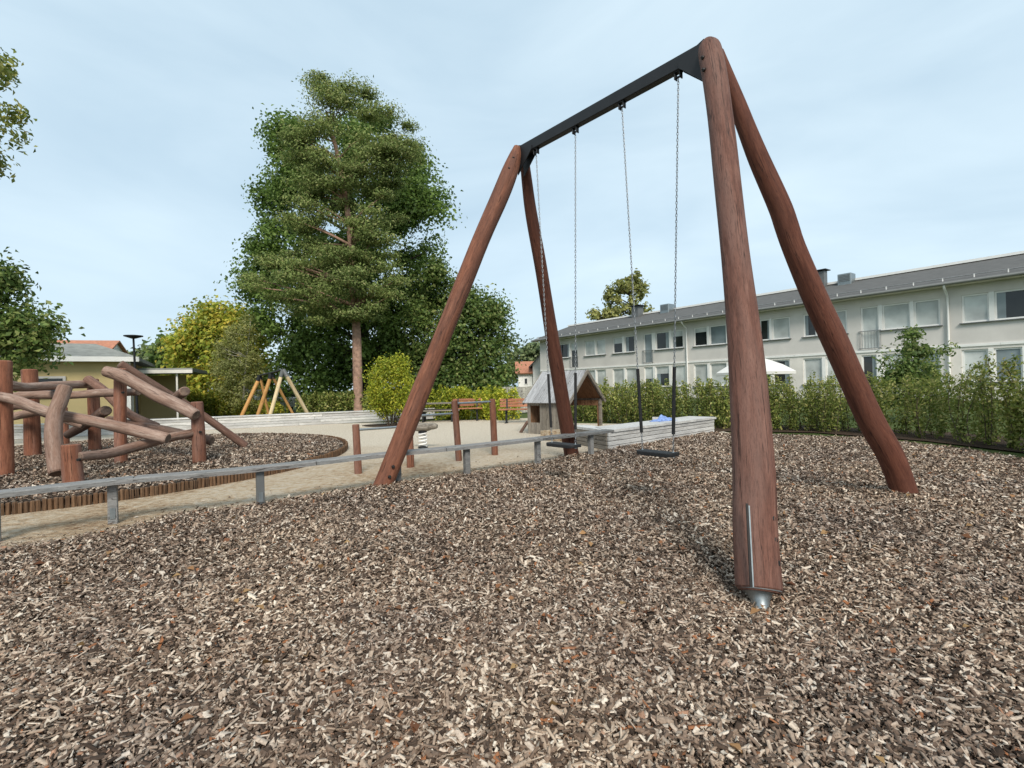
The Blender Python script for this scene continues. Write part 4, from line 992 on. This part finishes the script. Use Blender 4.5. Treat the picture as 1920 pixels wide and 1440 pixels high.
# ------------------------------------------------------------------ apartment block
ba = 2.2098; be = np.array([-math.cos(ba), -math.sin(ba)]); bi = np.array([-be[1], be[0]])     # along to the right, inwards
ZEV = 5.5
d_ = ray(1440, 584); t_ = (ZEV-H)/d_[2]; P0 = np.array([d_[0]*t_, d_[1]*t_])
ab = empty('apartment_block', (P0[0], P0[1], 0), math.atan2(be[1], be[0]), 'long two storey pale rendered apartment block with grey pitched roof', 'apartment block')
def fac(x, y, inset=0.0):
    d = ray(x, y); q0 = P0+bi*inset; t = (q0@bi)/(d[:2]@bi); P = d*t
    return float((P[:2]-P0)@be), float(P[2]+H)
sL = fac(1012, 640)[0]; sR = fac(1920, 517)[0]+9.0
up_w = [((1049, 646, 1067, 676), 'g', 0), ((1070, 645, 1083, 690), 'g', 1), ((1096, 640, 1115, 666), 'b', 0), ((1117, 638, 1135, 664), 'b', 0), ((1149, 633, 1167, 660), 'g', 0), ((1171, 630, 1190, 658), 'g', 0),
        ((1207, 627, 1223, 681), 'c', 1), ((1229, 622, 1255, 656), 'g', 0), ((1259, 619, 1281, 654), 'g', 0), ((1301, 614, 1326, 650), 'g', 0), ((1330, 609, 1362, 648), 'c', 0), ((1372, 605, 1396, 668), 'c', 1),
        ((1404, 601, 1420, 634), 'b', 0), ((1424, 598, 1443, 632), 'g', 0), ((1447, 595, 1481, 631), 'b', 0), ((1506, 588, 1530, 624), 'g', 0), ((1536, 584, 1588, 620), 'b', 0),
        ((1614, 573, 1648, 647), 'b', 1), ((1654, 566, 1707, 617), 'b', 0), ((1713, 558, 1763, 612), 'b', 0), ((1803, 545, 1855, 604), 'b', 0), ((1864, 537, 1932, 598), 'g', 0), ((1950, 530, 2010, 592), 'c', 0)]
lo_w = [((1051, 699, 1066, 722), 'c', 0), ((1070, 698, 1083, 735), 'g', 2), ((1099, 697, 1116, 722), 'b', 0), ((1118, 696, 1136, 722), 'b', 0), ((1149, 693, 1170, 722), 'b', 0), ((1173, 692, 1194, 722), 'b', 0), ((1208, 689, 1225, 735), 'g', 2), ((1229, 688, 1255, 722), 'g', 0), ((1260, 687, 1285, 721), 'b', 0),
        ((1301, 684, 1327, 721), 'b', 0), ((1331, 682, 1363, 720), 'b', 0), ((1373, 679, 1397, 735), 'g', 2), ((1404, 677, 1420, 717), 'g', 0), ((1424, 676, 1445, 715), 'g', 0), ((1449, 674, 1481, 713), 'g', 0), ((1506, 671, 1542, 710), 'b', 0), ((1548, 668, 1588, 707), 'b', 0),
        ((1616, 664, 1645, 735), 'g', 2), ((1654, 661, 1707, 702), 'b', 0), ((1713, 656, 1763, 700), 'c', 0), ((1803, 650, 1854, 696), 'b', 0), ((1863, 646, 1918, 692), 'c', 0), ((1930, 640, 2000, 690), 'b', 0)]
def avg_rect(r_):
    a, b_ = fac(r_[0], (r_[1]+r_[3])/2), fac(r_[2], (r_[1]+r_[3])/2); xm = (r_[0]+r_[2])/2
    return [a[0], b_[0], fac(xm, r_[3])[1], fac(xm, r_[1])[1]]
ru = [avg_rect(w_[0]) for w_ in up_w]; rlw = [avg_rect(w_[0]) for w_ in lo_w]
zu1 = float(np.median([r_[3] for r_ in ru])); zu0 = float(np.median([r_[2] for r_, w_ in zip(ru, up_w) if w_[2] == 0])); zd0 = zu0-0.98
zl1 = float(np.median([r_[3] for r_ in rlw])); zl0 = zl1-1.55
for r_, w_ in zip(ru, up_w): r_[3] = zu1; r_[2] = zu0 if w_[2] == 0 else zd0
for r_, w_ in zip(rlw, lo_w): r_[3] = zl1; r_[2] = zl0 if w_[2] == 0 else 0.15
print('APT eave', ZEV, 'upper', zu0, zu1, 'door', zd0, 'lower', zl0, zl1, 's', sL, sR, 'P0', P0)
rects = [tuple(r_) for r_ in ru+rlw]; kinds = [w_[1:] for w_ in up_w+lo_w]
# facade as panels round the openings
ss = sorted({sL, sR, *[r_[0] for r_ in rects], *[r_[1] for r_ in rects]}); zs = sorted({-0.4, zl1+0.16, ZEV+0.1, *[r_[2] for r_ in rects], *[r_[3] for r_ in rects]})
for nm_, zlo, zhi, mt_ in (('upper_wall', zl1+0.16, 99, 'plaster'), ('lower_wall', -9, zl1+0.16, 'plaster_low')):
    mb = MB()
    for i in range(len(ss)-1):
        for j in range(len(zs)-1):
            sm, zm = (ss[i]+ss[i+1])/2, (zs[j]+zs[j+1])/2
            if not (zlo < zm < zhi) or any(r_[0] < sm < r_[1] and r_[2] < zm < r_[3] for r_ in rects): continue
            q = [(ss[i], 0, zs[j]), (ss[i+1], 0, zs[j]), (ss[i+1], 0, zs[j+1]), (ss[i], 0, zs[j+1])]; mb.add(q, [(0, 1, 2, 3)], q)
    for r_ in rects:
        if not (zlo < (r_[2]+r_[3])/2 < zhi): continue
        s0, s1, z0, z1 = r_; D = 0.14
        for q in ([(s0, 0, z0), (s0, D, z0), (s0, D, z1), (s0, 0, z1)], [(s1, D, z0), (s1, 0, z0), (s1, 0, z1), (s1, D, z1)], [(s0, 0, z1), (s0, D, z1), (s1, D, z1), (s1, 0, z1)], [(s0, D, z0), (s0, 0, z0), (s1, 0, z0), (s1, D, z0)]): mb.add(q, [(0, 1, 2, 3)], q)
    mb.build(nm_, M[mt_], ab)
BD = 9.0
mb = MB(); v = [(sL, 0, -.4), (sL, BD, -.4), (sL, BD, ZEV+.1), (sL, BD/2, ZEV+1.6), (sL, 0, ZEV+.1)]; mb.add(v, [(0, 4, 3, 2, 1)], v)
v = [(sR, 0, -.4), (sR, BD, -.4), (sR, BD, ZEV+.1), (sR, BD/2, ZEV+1.6), (sR, 0, ZEV+.1)]; mb.add(v, [(0, 1, 2, 3, 4)], v)
v = [(sL, BD, -.4), (sR, BD, -.4), (sR, BD, ZEV+.1), (sL, BD, ZEV+.1)]; mb.add(v, [(1, 0, 3, 2)], v); mb.build('end_wall', M['plaster'], ab)
# pale string course between the storeys
t = sL
while t < sR: MB().box((min(t+2.99, sR)/2+t/2, -0.02, zl1+0.2), (min(t+2.99, sR)-t, 0.045, 0.12)).build('string_course', M['white_paint'], ab); t += 3.0
gl = {'g': 'glass_dark', 'b': 'glass_blind', 'c': 'glass_curtain'}
for r_, (kd, dr) in zip(rects, kinds):
    s0, s1, z0, z1 = r_; fwd_ = 0.07; mb = MB(); ft = 0.075; D = 0.085
    mb.box((s0+ft/2+.002, D, (z0+z1)/2), (ft, fwd_, z1-z0-.004)); mb.box((s1-ft/2-.002, D, (z0+z1)/2), (ft, fwd_, z1-z0-.004))
    mb.box(((s0+s1)/2, D, z0+ft/2+.002), (s1-s0-2*ft-.004, fwd_, ft)); mb.box(((s0+s1)/2, D, z1-ft/2-.002), (s1-s0-2*ft-.004, fwd_, ft))
    wf = mb.build('window' if dr == 0 else 'balcony_door', M['white_paint'], ab)
    MB().box(((s0+s1)/2, D+.02, (z0+z1)/2), (s1-s0-2*ft, 0.015, z1-z0-2*ft)).build('pane', M[gl[kd]], wf)
    if kd == 'g' and random.random() < 0.4:      # half drawn blind behind the glass plane
        hb_ = (z1-z0)*random.uniform(0.2, 0.4); MB().box(((s0+s1)/2, D+.008, z1-ft-hb_/2), (s1-s0-2*ft, 0.006, hb_)).build('blind', M['glass_blind'], wf)
    if dr == 0: MB().box(((s0+s1)/2, -0.045, z0-0.025), (s1-s0+0.16, 0.13, 0.045)).build('sill', M['sill'], wf)
    if dr == 1:
        rl_ = MB(); zt_ = z0+1.0
        rl_.box(((s0+s1)/2, -0.06, zt_), (s1-s0+0.14, 0.035, 0.04)); rl_.box(((s0+s1)/2, -0.06, z0+.06), (s1-s0+0.14, 0.035, 0.04))
        for xx in (s0-.08, s1+.08): rl_.box((xx, -0.035, zt_), (0.03, 0.06, 0.03)); rl_.box((xx, -0.035, z0+.06), (0.03, 0.06, 0.03))
        for xx in np.arange(s0-.08, s1+.1, (s1-s0+.16)/7): rl_.box((xx, -0.06, (zt_+z0+.06)/2), (0.018, 0.018, zt_-z0-.1))
        rl_.build('balcony_rail', M['grey_steel'], wf)
for row, kk in ((ru, up_w), (rlw, lo_w)):          # white mullion boards between paired windows
    for (r1, r2) in zip(row[:-1], row[1:]):
        gap_ = r2[0]-r1[1]
        if 0 < gap_ < 0.62:
            z0 = max(r1[2], r2[2]); MB().box(((r1[1]+r2[0])/2, -0.004, (z0+r1[3])/2), (gap_+.02, 0.03, r1[3]-z0)).build('mullion_board', M['white_paint'], ab)
for r_, (kd, dr) in zip(rects, kinds):             # curtains hanging inside some of the dark windows
    if kd == 'g' and random.random() < 0.75:
        w_ = (r_[1]-r_[0]-.15); cw = w_*random.uniform(.16, .34); sd = random.choice((-1, 1))
        MB().box(((r_[0]+r_[1])/2+sd*(w_-cw)/2, 0.094, (r_[2]+r_[3])/2), (cw, 0.004, r_[3]-r_[2]-.15)).build('curtain', M['glass_curtain'], ab)
# roof
IN = BD/2
zr = fac(1700, 511, IN)[1]; zr = min(max(zr, ZEV+0.9), ZEV+2.6)
print('ridge', zr, fac(1250, 584, IN)[1], fac(1920, 475, IN)[1])
sL2, sR2 = sL-0.5, sR+0.4; OV = 0.62; slp = (zr-ZEV-.15)/(IN+OV)
mb = MB()
th_ = 0.12
pr_ = [(-OV, ZEV+.05), (-OV, ZEV+.05+th_), (IN, zr), (BD+OV, ZEV+.05+th_), (BD+OV, ZEV+.05), (BD, ZEV+.06), (IN, zr-th_*1.2), (0, ZEV+.06)]
v = [(sL2, a, z) for a, z in pr_]+[(sR2, a, z) for a, z in pr_]; n_ = 8
f = [tuple(range(n_))[::-1], tuple(range(n_, 2*n_))]+[(i, (i+1) % n_, n_+(i+1) % n_, n_+i) for i in range(n_)]
mb.add(v, f, v); rf = mb.build('roof', M['roof_felt'], ab)
MB().box(((sL2+sR2)/2, -OV+.28, ZEV+.03), (sR2-sL2-.1, 0.55, 0.03)).build('soffit', M['plaster_low'], rf)
MB().tube([(sL2, -OV-.07, ZEV+.10), (sR2, -OV-.07, ZEV+.10)], 0.075, 10).build('gutter', M['gutter'], rf)
MB().box(((sL2+sR2)/2, IN, zr+.06), (sR2-sL2, 0.40, 0.14)).build('ridge_cap', M['white_paint'], rf)
MB().tube([(sL2+.3, -OV+.42, ZEV+.44), (sR2-.3, -OV+.42, ZEV+.44)], 0.022, 6).build('snow_guard', M['grey_steel'], rf)
for xx in np.arange(sL2+.5, sR2-.3, 1.15):
    zz = ZEV+.17+slp*.42
    MB().bar((xx, -OV+.42, ZEV+.46), (xx, -OV+.42, zz-.05), 0.04, 0.04, (0, 1, 0)).build('snow_guard_bracket', M['white_paint'], rf)
for xp in (1050, 1288, 1779):
    s_ = fac(xp, 620)[0]
    MB().tube([(s_, -OV-.05, ZEV+.05), (s_, -OV-.02, ZEV-.06), (s_, -0.12, ZEV-.42), (s_, -0.08, ZEV-.6), (s_, -0.08, 0.1)], 0.05, 8).build('downpipe', M['white_paint'], ab)
def on_roof(s_, y_): return ZEV+.17+slp*(y_+OV)
def stack(xp, yp_top, w, kind):
    y_ = IN-0.5; s_, zt_ = fac(xp, yp_top, y_); zb_ = on_roof(s_, y_)-.2
    nm_ = 'chimney' if kind == 'cap' else 'roof_vent'
    if kind == 'cap':
        c_ = MB().box((s_, y_, (zb_+zt_-.12)/2), (w, w, zt_-.12-zb_), None, 0.01).build(nm_, M['sill'], rf)
        MB().box((s_, y_, zt_-.05), (w*1.6, w*1.6, 0.05)).build('chimney_cap', M['black_steel'], c_)
        for dx in (-.4, .4): 
            for dy in (-.4, .4): MB().box((s_+dx*w, y_+dy*w, zt_-.1), (.04, .04, .1)).build('cap_leg', M['black_steel'], c_)
    else:
        c_ = MB().box((s_, y_, (zb_+zt_)/2), (w, w, zt_-zb_), None, 0.02).build(nm_, M['galvanised'], rf)
        for k in range(5): MB().box((s_, y_-w/2-.01, zt_-.12-.09*k), (w*.8, .03, .04)).build('louvre', M['sill'], c_)
stack(1195, 573, 0.75, 'cap'); stack(1251, 571, 0.85, 'vent'); stack(1540, 506, 0.5, 'cap'); stack(1587, 514, 0.75, 'vent')

# ------------------------------------------------------------------ vegetation
M['leaf_oak'] = leafmat('leaf_oak', [(0.071, 0.124, 0.028), (0.136, 0.218, 0.050), (0.212, 0.301, 0.077)], 0.42)
M['leaf_dark'] = leafmat('leaf_dark', [(0.063, 0.110, 0.030), (0.115, 0.184, 0.048), (0.196, 0.270, 0.075), (0.287, 0.310, 0.115)], 0.42)
M['needle'] = leafmat('needle', [(0.106, 0.155, 0.047), (0.185, 0.249, 0.074), (0.263, 0.325, 0.105), (0.336, 0.336, 0.146)], 0.32, None, 0.6)
M['leaf_yellow'] = leafmat('leaf_yellow', [(0.174, 0.246, 0.036), (0.304, 0.362, 0.051), (0.464, 0.450, 0.065), (0.580, 0.435, 0.072)], 0.4)
M['leaf_willow'] = leafmat('leaf_willow', [(0.189, 0.217, 0.065), (0.290, 0.304, 0.102), (0.406, 0.392, 0.160)], 0.35)
M['leaf_lime'] = leafmat('leaf_lime', [(0.160, 0.223, 0.024), (0.303, 0.367, 0.035), (0.479, 0.495, 0.056), (0.638, 0.574, 0.079)], 0.4)
M['leaf_hedge'] = leafmat('leaf_hedge', [(0.080, 0.123, 0.026), (0.174, 0.225, 0.051), (0.304, 0.334, 0.087), (0.478, 0.435, 0.160)], 0.35)
M['leaf_hedge_green'] = leafmat('leaf_hedge_green', [(0.088, 0.125, 0.026), (0.175, 0.22, 0.046), (0.275, 0.305, 0.080), (0.40, 0.36, 0.15)], 0.45)
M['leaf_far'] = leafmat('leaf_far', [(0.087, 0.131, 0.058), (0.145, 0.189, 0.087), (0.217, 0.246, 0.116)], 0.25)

def in_poly(pts, poly): return inside(np.asarray(pts, float), poly)
def crown_clumps(poly, Y, n_, depth, front=0.35, mar=0.0, flat=1.0):
    """clump centres inside a pixel outline: the depth of the crown follows its width"""
    P = np.array(poly, float); out = []
    lo, hi = P.min(0), P.max(0)
    # row extents
    rows = np.linspace(lo[1], hi[1], 40); xsr = np.linspace(lo[0], hi[0], 80); ext = []
    for y in rows:
        m_ = in_poly(np.stack([xsr, np.full(80, y)], -1), poly); xx = xsr[m_]
        ext.append((xx.min(), xx.max()) if len(xx) else (np.nan, np.nan))
    ext = np.array(ext); ok = ~np.isnan(ext[:, 0])
    while len(out) < n_:
        c = lo+(hi-lo)*rng.random((400, 2)); ok_ = in_poly(c, poly)
        for a_ in np.linspace(0, 6.283, 7)[:-1]: ok_ &= in_poly(c+np.array([mar*math.cos(a_), mar*flat*math.sin(a_)]), poly)
        c = c[ok_]
        for x, y in c:
            e0, e1 = np.interp(y, rows[ok], ext[ok, 0]), np.interp(y, rows[ok], ext[ok, 1]); hwid = max((e1-e0)/2, 8); f_ = (x-(e0+e1)/2)/hwid
            dh = math.sqrt(max(1-f_*f_, 0.05))*hwid*mpp(Y)*depth
            yy = Y+dh*(rng.uniform(-1, 0.7) if rng.random() > front else -rng.uniform(0.75, 1.0))
            out.append(at(x, y, yy))
            if len(out) >= n_: break
    return np.array(out)
def clump_leaves(cl, rad, per, size, aspect, flat=1.0, outw=0.7, upb=0.35, T=None):
    """leaves spread through each clump, denser to its skin, turned outwards and upwards"""
    n_ = len(cl); rad = np.broadcast_to(rad, (n_,)); k = np.repeat(np.arange(n_), per)
    d = rng.normal(size=(len(k), 3)); d /= np.linalg.norm(d, axis=1)[:, None]
    rr = rad[k]*rng.random(len(k))**0.45*(1+0.25*rng.normal(size=len(k)))
    P = cl[k]+d*rr[:, None]*np.array([1, 1, flat])
    Nn = d*outw+rng.normal(size=d.shape)*0.55+np.array([0, 0, upb])
    s_ = size*rng.uniform(0.65, 1.35, len(k))
    return leaf_quads(P, Nn, s_, aspect)
def tree(name, label, cat, base, poly, Y, n_cl, rad, per, size, lm, bark, tr, depth=0.9, aspect=0.7, flat=1.0, trunk_px=None, limbs=14, group=None, extra=None, mar=0.25):
    g0 = np.array([base[0], base[1], float(G(base[0], base[1]))-0.05])
    t = empty(name, g0, 0, label, cat, group)
    cl = crown_clumps(poly, Y, n_cl, depth, 0.35, mar*rad/mpp(Y), flat)
    if extra is not None: cl = np.vstack([cl, extra])
    r_ = rad*rng.uniform(0.65, 1.35, len(cl))
    v, q = clump_leaves(cl, r_, per, size, aspect, flat)
    v = v[v.reshape(-1, 4, 3)[:, :, 2].min(1).repeat(4) > 0.05] if False else v
    link('crown', mesh_big('crown', rel(t, v), q), lm, t)
    # trunk and limbs
    zmax = cl[:, 2].max(); zmin = cl[:, 2].min(); mb = MB(); top = np.array([cl[:, 0].mean(), cl[:, 1].mean(), zmin+(zmax-zmin)*0.85])
    if trunk_px: ax = np.array([at(x, y, base[1]) for x, y in trunk_px]); ax = np.vstack([g0, ax])
    else: ax = np.array([g0, g0*0.6+top*0.4+[0.1, 0, 0], top])
    sp_ = spline(ax, 16); w = np.linspace(1, 0, 16)
    mb.tube(rel(t, sp_), tr*(0.25+0.75*w**0.8), 12, True, 0.06)
    for c in cl[rng.choice(len(cl), min(limbs, len(cl)), False)]:
        zi = np.clip(c[2]-0.35*np.linalg.norm(c[:2]-sp_[:, :2].mean(0)), g0[2]+1.0, sp_[-2][2]); i = int(np.argmin(abs(sp_[:, 2]-zi))); s0 = sp_[i]
        mid = (s0+c)/2+np.array([0, 0, 0.12*np.linalg.norm(c-s0)*rng.uniform(-.3, 1)]); lb = spline(np.array([s0, mid, c]), 8)
        r0 = tr*(0.25+0.75*w[i]**0.8)*0.45; mb.tube(rel(t, lb), np.linspace(r0, r0*0.2, 8), 7, False, 0.05)
    mb.build('trunk', bark, t)
    return t

oak_poly = [(500, 228), (540, 214), (590, 240), (690, 190), (760, 222), (800, 285), (822, 345), (866, 395), (862, 420), (835, 410), (808, 448), (826, 480), (805, 520), (832, 560), (858, 640), (850, 726), (790, 742), (680, 742), (560, 742), (490, 722), (482, 650), (470, 600), (455, 565), (462, 520), (448, 470), (488, 420), (480, 372), (500, 322), (484, 300), (498, 268)]
tree('broadleaf_tree', 'huge dark green broadleaf tree filling the space behind the tall pine', 'tree', at(690, 735, 33)[:2], oak_poly, 33, 205, 1.1, 470, 0.21, M['leaf_oak'], M['bark'], 0.55, 0.55, 0.75, 0.9, limbs=40)
pine_poly = [(573, 130), (585, 126), (625, 138), (680, 162), (730, 192), (782, 240), (795, 290), (762, 330), (790, 395), (760, 430), (735, 470), (762, 530), (735, 580), (700, 612), (640, 598), (600, 608), (560, 600), (520, 568), (480, 572), (446, 542), (448, 512), (490, 482), (530, 462), (560, 430), (518, 408), (540, 378), (562, 340), (540, 300), (532, 252), (562, 222), (556, 170)]
pb = at(671, 738, 26)
tree('pine_tree', 'tall pine with bare pinkish trunk standing in front of the broadleaf tree', 'tree', pb[:2], pine_poly, 26, 170, 0.90, 480, 0.135, M['needle'], M['pine_bark'], 0.26, 0.5, 0.42, 0.30, [(669, 640), (664, 540), (655, 420), (635, 300), (612, 210)], limbs=60, mar=0.32)
tree('broadleaf_tree', 'rounded dark green tree right of the pine above the yellow-green hedge', 'tree', at(870, 735, 30)[:2], [(800, 470), (815, 480), (845, 510), (885, 535), (930, 570), (958, 610), (955, 650), (962, 690), (945, 732), (830, 738), (770, 735), (765, 640), (785, 540)], 30, 95, 0.9, 330, 0.19, M['leaf_dark'], M['bark'], 0.35, 0.7, 0.7, 0.9, limbs=20)
tree('yellowing_tree', 'bright yellow-green rounded tree left of the pine', 'tree', at(410, 745, 35)[:2], [(306, 645), (330, 602), (368, 582), (408, 568), (448, 574), (482, 592), (505, 640), (505, 750), (440, 762), (380, 762), (330, 752), (312, 700)], 35, 130, 0.9, 190, 0.24, M['leaf_yellow'], M['bark'], 0.22, 0.7, 0.75, limbs=14)
tree('willow_shrub', 'pale feathery olive shrub with whitish stems before the yellow-green tree', 'shrub', at(455, 770, 30.5)[:2], [(395, 690), (410, 640), (440, 600), (470, 585), (490, 620), (492, 700), (480, 765), (400, 770)], 30.5, 70, 0.5, 130, 0.16, M['leaf_willow'], M['pale_bark'], 0.07, 0.7, 0.3, limbs=26, trunk_px=[(458, 720), (466, 640), (470, 600)])
tree('broadleaf_tree', 'dark glossy tree overhanging the yellow building', 'tree', at(-20, 780, 12.5)[:2], [(-110, 505), (-20, 500), (20, 490), (45, 498), (52, 520), (85, 545), (62, 560), (75, 582), (105, 582), (135, 602), (118, 622), (100, 640), (112, 662), (75, 690), (40, 702), (20, 715), (-110, 730)], 12.5, 75, 0.42, 150, 0.125, M['leaf_dark'], M['bark'], 0.16, 0.7, 0.6, limbs=22, mar=0.6)
tree('broadleaf_tree', 'tall tree with loose leaf tips hanging high above the dark glossy tree', 'tree', at(-420, 760, 13)[:2], [(-700, 40), (-250, 60), (-60, 100), (0, 112), (20, 122), (5, 150), (-5, 165), (20, 185), (50, 212), (30, 228), (50, 252), (25, 265), (45, 290), (10, 315), (-60, 335), (-300, 350), (-700, 350)], 13, 230, 0.36, 110, 0.13, M['leaf_hedge'], M['bark'], 0.25, 0.7, 0.55, limbs=20)
tree('oak_tree', 'open crowned oak rising behind the apartment block roof', 'tree', at(1186, 700, 52)[:2], [(1106, 585), (1132, 562), (1140, 532), (1172, 513), (1200, 513), (1214, 545), (1204, 560), (1222, 582), (1214, 602), (1150, 608), (1108, 600)], 52, 46, 0.62, 70, 0.34, M['leaf_willow'], M['bark'], 0.4, 0.8, 0.75, limbs=36, trunk_px=[(1186, 640), (1184, 590), (1180, 545)])
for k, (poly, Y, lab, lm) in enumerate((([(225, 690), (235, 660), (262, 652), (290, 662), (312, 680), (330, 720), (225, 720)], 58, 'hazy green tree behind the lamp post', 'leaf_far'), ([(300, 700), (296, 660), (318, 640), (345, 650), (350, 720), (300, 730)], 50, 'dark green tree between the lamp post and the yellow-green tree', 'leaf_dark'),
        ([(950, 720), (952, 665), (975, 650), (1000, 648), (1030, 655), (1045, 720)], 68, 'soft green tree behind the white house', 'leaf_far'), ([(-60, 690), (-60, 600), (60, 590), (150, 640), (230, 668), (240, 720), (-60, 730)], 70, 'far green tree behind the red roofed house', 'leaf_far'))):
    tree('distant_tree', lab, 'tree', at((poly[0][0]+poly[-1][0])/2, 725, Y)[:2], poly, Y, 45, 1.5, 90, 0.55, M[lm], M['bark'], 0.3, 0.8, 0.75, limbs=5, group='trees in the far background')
# hedges: upright leafy shoots, ragged top
def hedge(name, label, pts, depth, dens, size, lm, aspect=0.5, top_rag=0.14, cat='hedge'):
    """pts: (X, Y, height) along the foot of the front face; leaves fill a ragged box"""
    P = np.array(pts, float); sp_ = spline(P, 60); seg = np.linalg.norm(np.diff(sp_[:, :2], axis=0), axis=1); dd = np.concatenate([[0], np.cumsum(seg)])
    t = empty(name, (sp_[30][0], sp_[30][1], 0), 0, label, cat)
    ns_ = max(8, int(dd[-1]*22)); stems = MB(); A = []; Nn = []; T = []
    for k in range(ns_):
        s_ = rng.uniform(0, dd[-1]); x, y, h_ = (np.interp(s_, dd, sp_[:, i]) for i in range(3)); i = min(int(np.searchsorted(dd, s_)), 59)
        tn = sp_[min(i+1, 59)]-sp_[max(i-1, 0)]; tn = tn[:2]/np.linalg.norm(tn[:2]); nr = np.array([-tn[1], tn[0]]); nr = nr if nr@np.array([x, y]) > 0 else -nr
        b0 = np.array([*(np.array([x, y])+nr*rng.uniform(0.02, depth)), 0.0]); z_g = float(G(b0[0], b0[1])) if b0[1] > 17 else 0.0
        b0[2] = z_g; hh = h_*(0.80+rng.uniform(-.5, 1)*top_rag+0.2*rng.random()); lean = rng.normal(0, 0.10, 2)*h_
        tipp = b0+np.array([*lean, hh]); cv = spline(np.array([b0, (b0+tipp)/2+[*rng.normal(0, .05, 2), 0], tipp]), 6)
        if k % 2 == 0: stems.tube(rel(t, cv), np.linspace(0.009, 0.003, 6)*(1+h_*.4), 4, False)
        nl_ = int(1.75*dens*hh); w = rng.random(nl_)**0.85*1.02; pos = np.stack([np.interp(w, np.linspace(0, 1, 6), cv[:, i]) for i in range(3)], -1)
        spread = (0.05+0.13*np.sin(np.clip(w, 0, 1)*math.pi*0.9))*(0.6+0.4*h_)
        off_ = rng.normal(size=(nl_, 3)); off_ /= np.linalg.norm(off_, axis=1)[:, None]; off_ *= (spread*rng.random(nl_)**.5)[:, None]
        A.append(pos+off_); Nn.append(off_*6+rng.normal(size=(nl_, 3))*.5+[0, 0, .35]); T.append(off_*4+rng.normal(size=(nl_, 3))*.4+[0, 0, .5])
    A = np.vstack(A); Nn = np.vstack(Nn); T = np.vstack(T)
    v, q = leaf_quads(rel(t, A), Nn, size*rng.uniform(.6, 1.4, len(A)), aspect, 0.12, T)
    link('foliage', mesh_big('foliage', v, q), lm, t); stems.build('stems', M['twig'], t)['kind'] = 'stuff'
    return t
def hq(x, ytop, Y):                            # the same at a known distance
    b = at(x, 760, Y); return (b[0], Y, at(x, ytop, Y)[2]+0.2)
def hp(x, y, ytop):                            # foot pixel and top pixel -> X, Y, height
    b = gp(x, y); return (b[0], b[1], at(x, ytop, b[1]+0.25)[2])
hedge('hedge', 'leafy dark green hedge along the soil strip right of the tall log legs', [hp(2350, 930, 640), hp(2100, 884, 668), hp(1920, 851, 690), hp(1830, 836, 702), hp(1700, 821, 722), hp(1600, 814, 724), hp(1500, 809, 722), hp(1440, 807, 722)], 1.0, 120, 0.060, M['leaf_hedge_green'], 0.48, 0.34)
hedge('hedge', 'yellow-green leafy hedge behind the sandpit wall', [hp(1490, 808, 724), hp(1420, 806, 720), hp(1340, 804, 722), hp(1240, 798, 726), hp(1125, 792, 726), hp(1040, 788, 728)], 1.0, 120, 0.066, M['leaf_hedge'], 0.5, 0.24)
hedge('hedge', 'yellow-green clipped hedge behind the park benches', [hp(945, 790, 728), hp(880, 787, 728), hp(800, 786, 727), hp(690, 787, 735)], 0.9, 110, 0.085, M['leaf_lime'], 0.55, 0.10)
hedge('hedge', 'low olive hedge below the pine behind the white plank wall', [hq(700, 738, 26), hq(640, 738, 26), hq(580, 738, 26.5), hq(556, 742, 27)], 1.2, 80, 0.13, M['leaf_hedge'], 0.55, 0.12)
hedge('hedge', 'straggling yellowish shrubs behind the white plank wall and climbing logs', [hq(520, 760, 30), hq(470, 752, 30), hq(400, 738, 30), hq(330, 728, 29), hq(260, 742, 28), hq(225, 765, 28)], 1.4, 75, 0.14, M['leaf_yellow'], 0.5, 0.25)
# yellow-green bush in a dark soil bed
bb = gp(735, 797); bY = bb[1]
tree('yellow_bush', 'bright yellow-green vase-shaped bush standing alone in the sand', 'bush', bb[:2], [(700, 684), (718, 672), (738, 668), (762, 680), (776, 715), (770, 752), (752, 778), (718, 778), (692, 758), (682, 722)], bY, 85, 0.26, 95, 0.085, M['leaf_lime'], M['twig'], 0.03, 0.9, 0.45, limbs=0, trunk_px=[(735, 770), (733, 720)])
bs = [o for o in C.objects if o.name.startswith('yellow_bush')][0]
mb = MB()
for k in range(26):
    a_ = rng.uniform(0, 6.283); r_ = rng.uniform(.3, .95); tip = np.array([r_*math.cos(a_)*.85, r_*math.sin(a_)*.85, rng.uniform(.7, 1.5)])
    mb.tube(spline(np.array([[.08*math.cos(a_), .08*math.sin(a_), .0], tip*[.45, .45, .4], tip]), 7), np.linspace(.014, .005, 7), 5, False)
mb.build('stems', M['twig'], bs)['kind'] = 'stuff'
sheet('soil_bed', [(bb[0]+1.0*math.cos(a)*(1+.1*math.sin(3*a)), bb[1]+0.75*math.sin(a)) for a in np.linspace(0, 6.283, 20)[:-1]], 0.006, M['soil'], 'dark round soil bed under the yellow-green bush')
tree('garden_shrub', 'dark green shrub growing between the hedge and the apartment block', 'shrub', at(1715, 760, 13.5)[:2], [(1652, 700), (1648, 662), (1682, 640), (1700, 612), (1722, 608), (1738, 636), (1775, 640), (1784, 662), (1762, 700), (1790, 760), (1650, 760)], 13.5, 60, 0.26, 90, 0.105, M['leaf_dark'], M['bark'], 0.06, 0.7, 0.5, limbs=20)
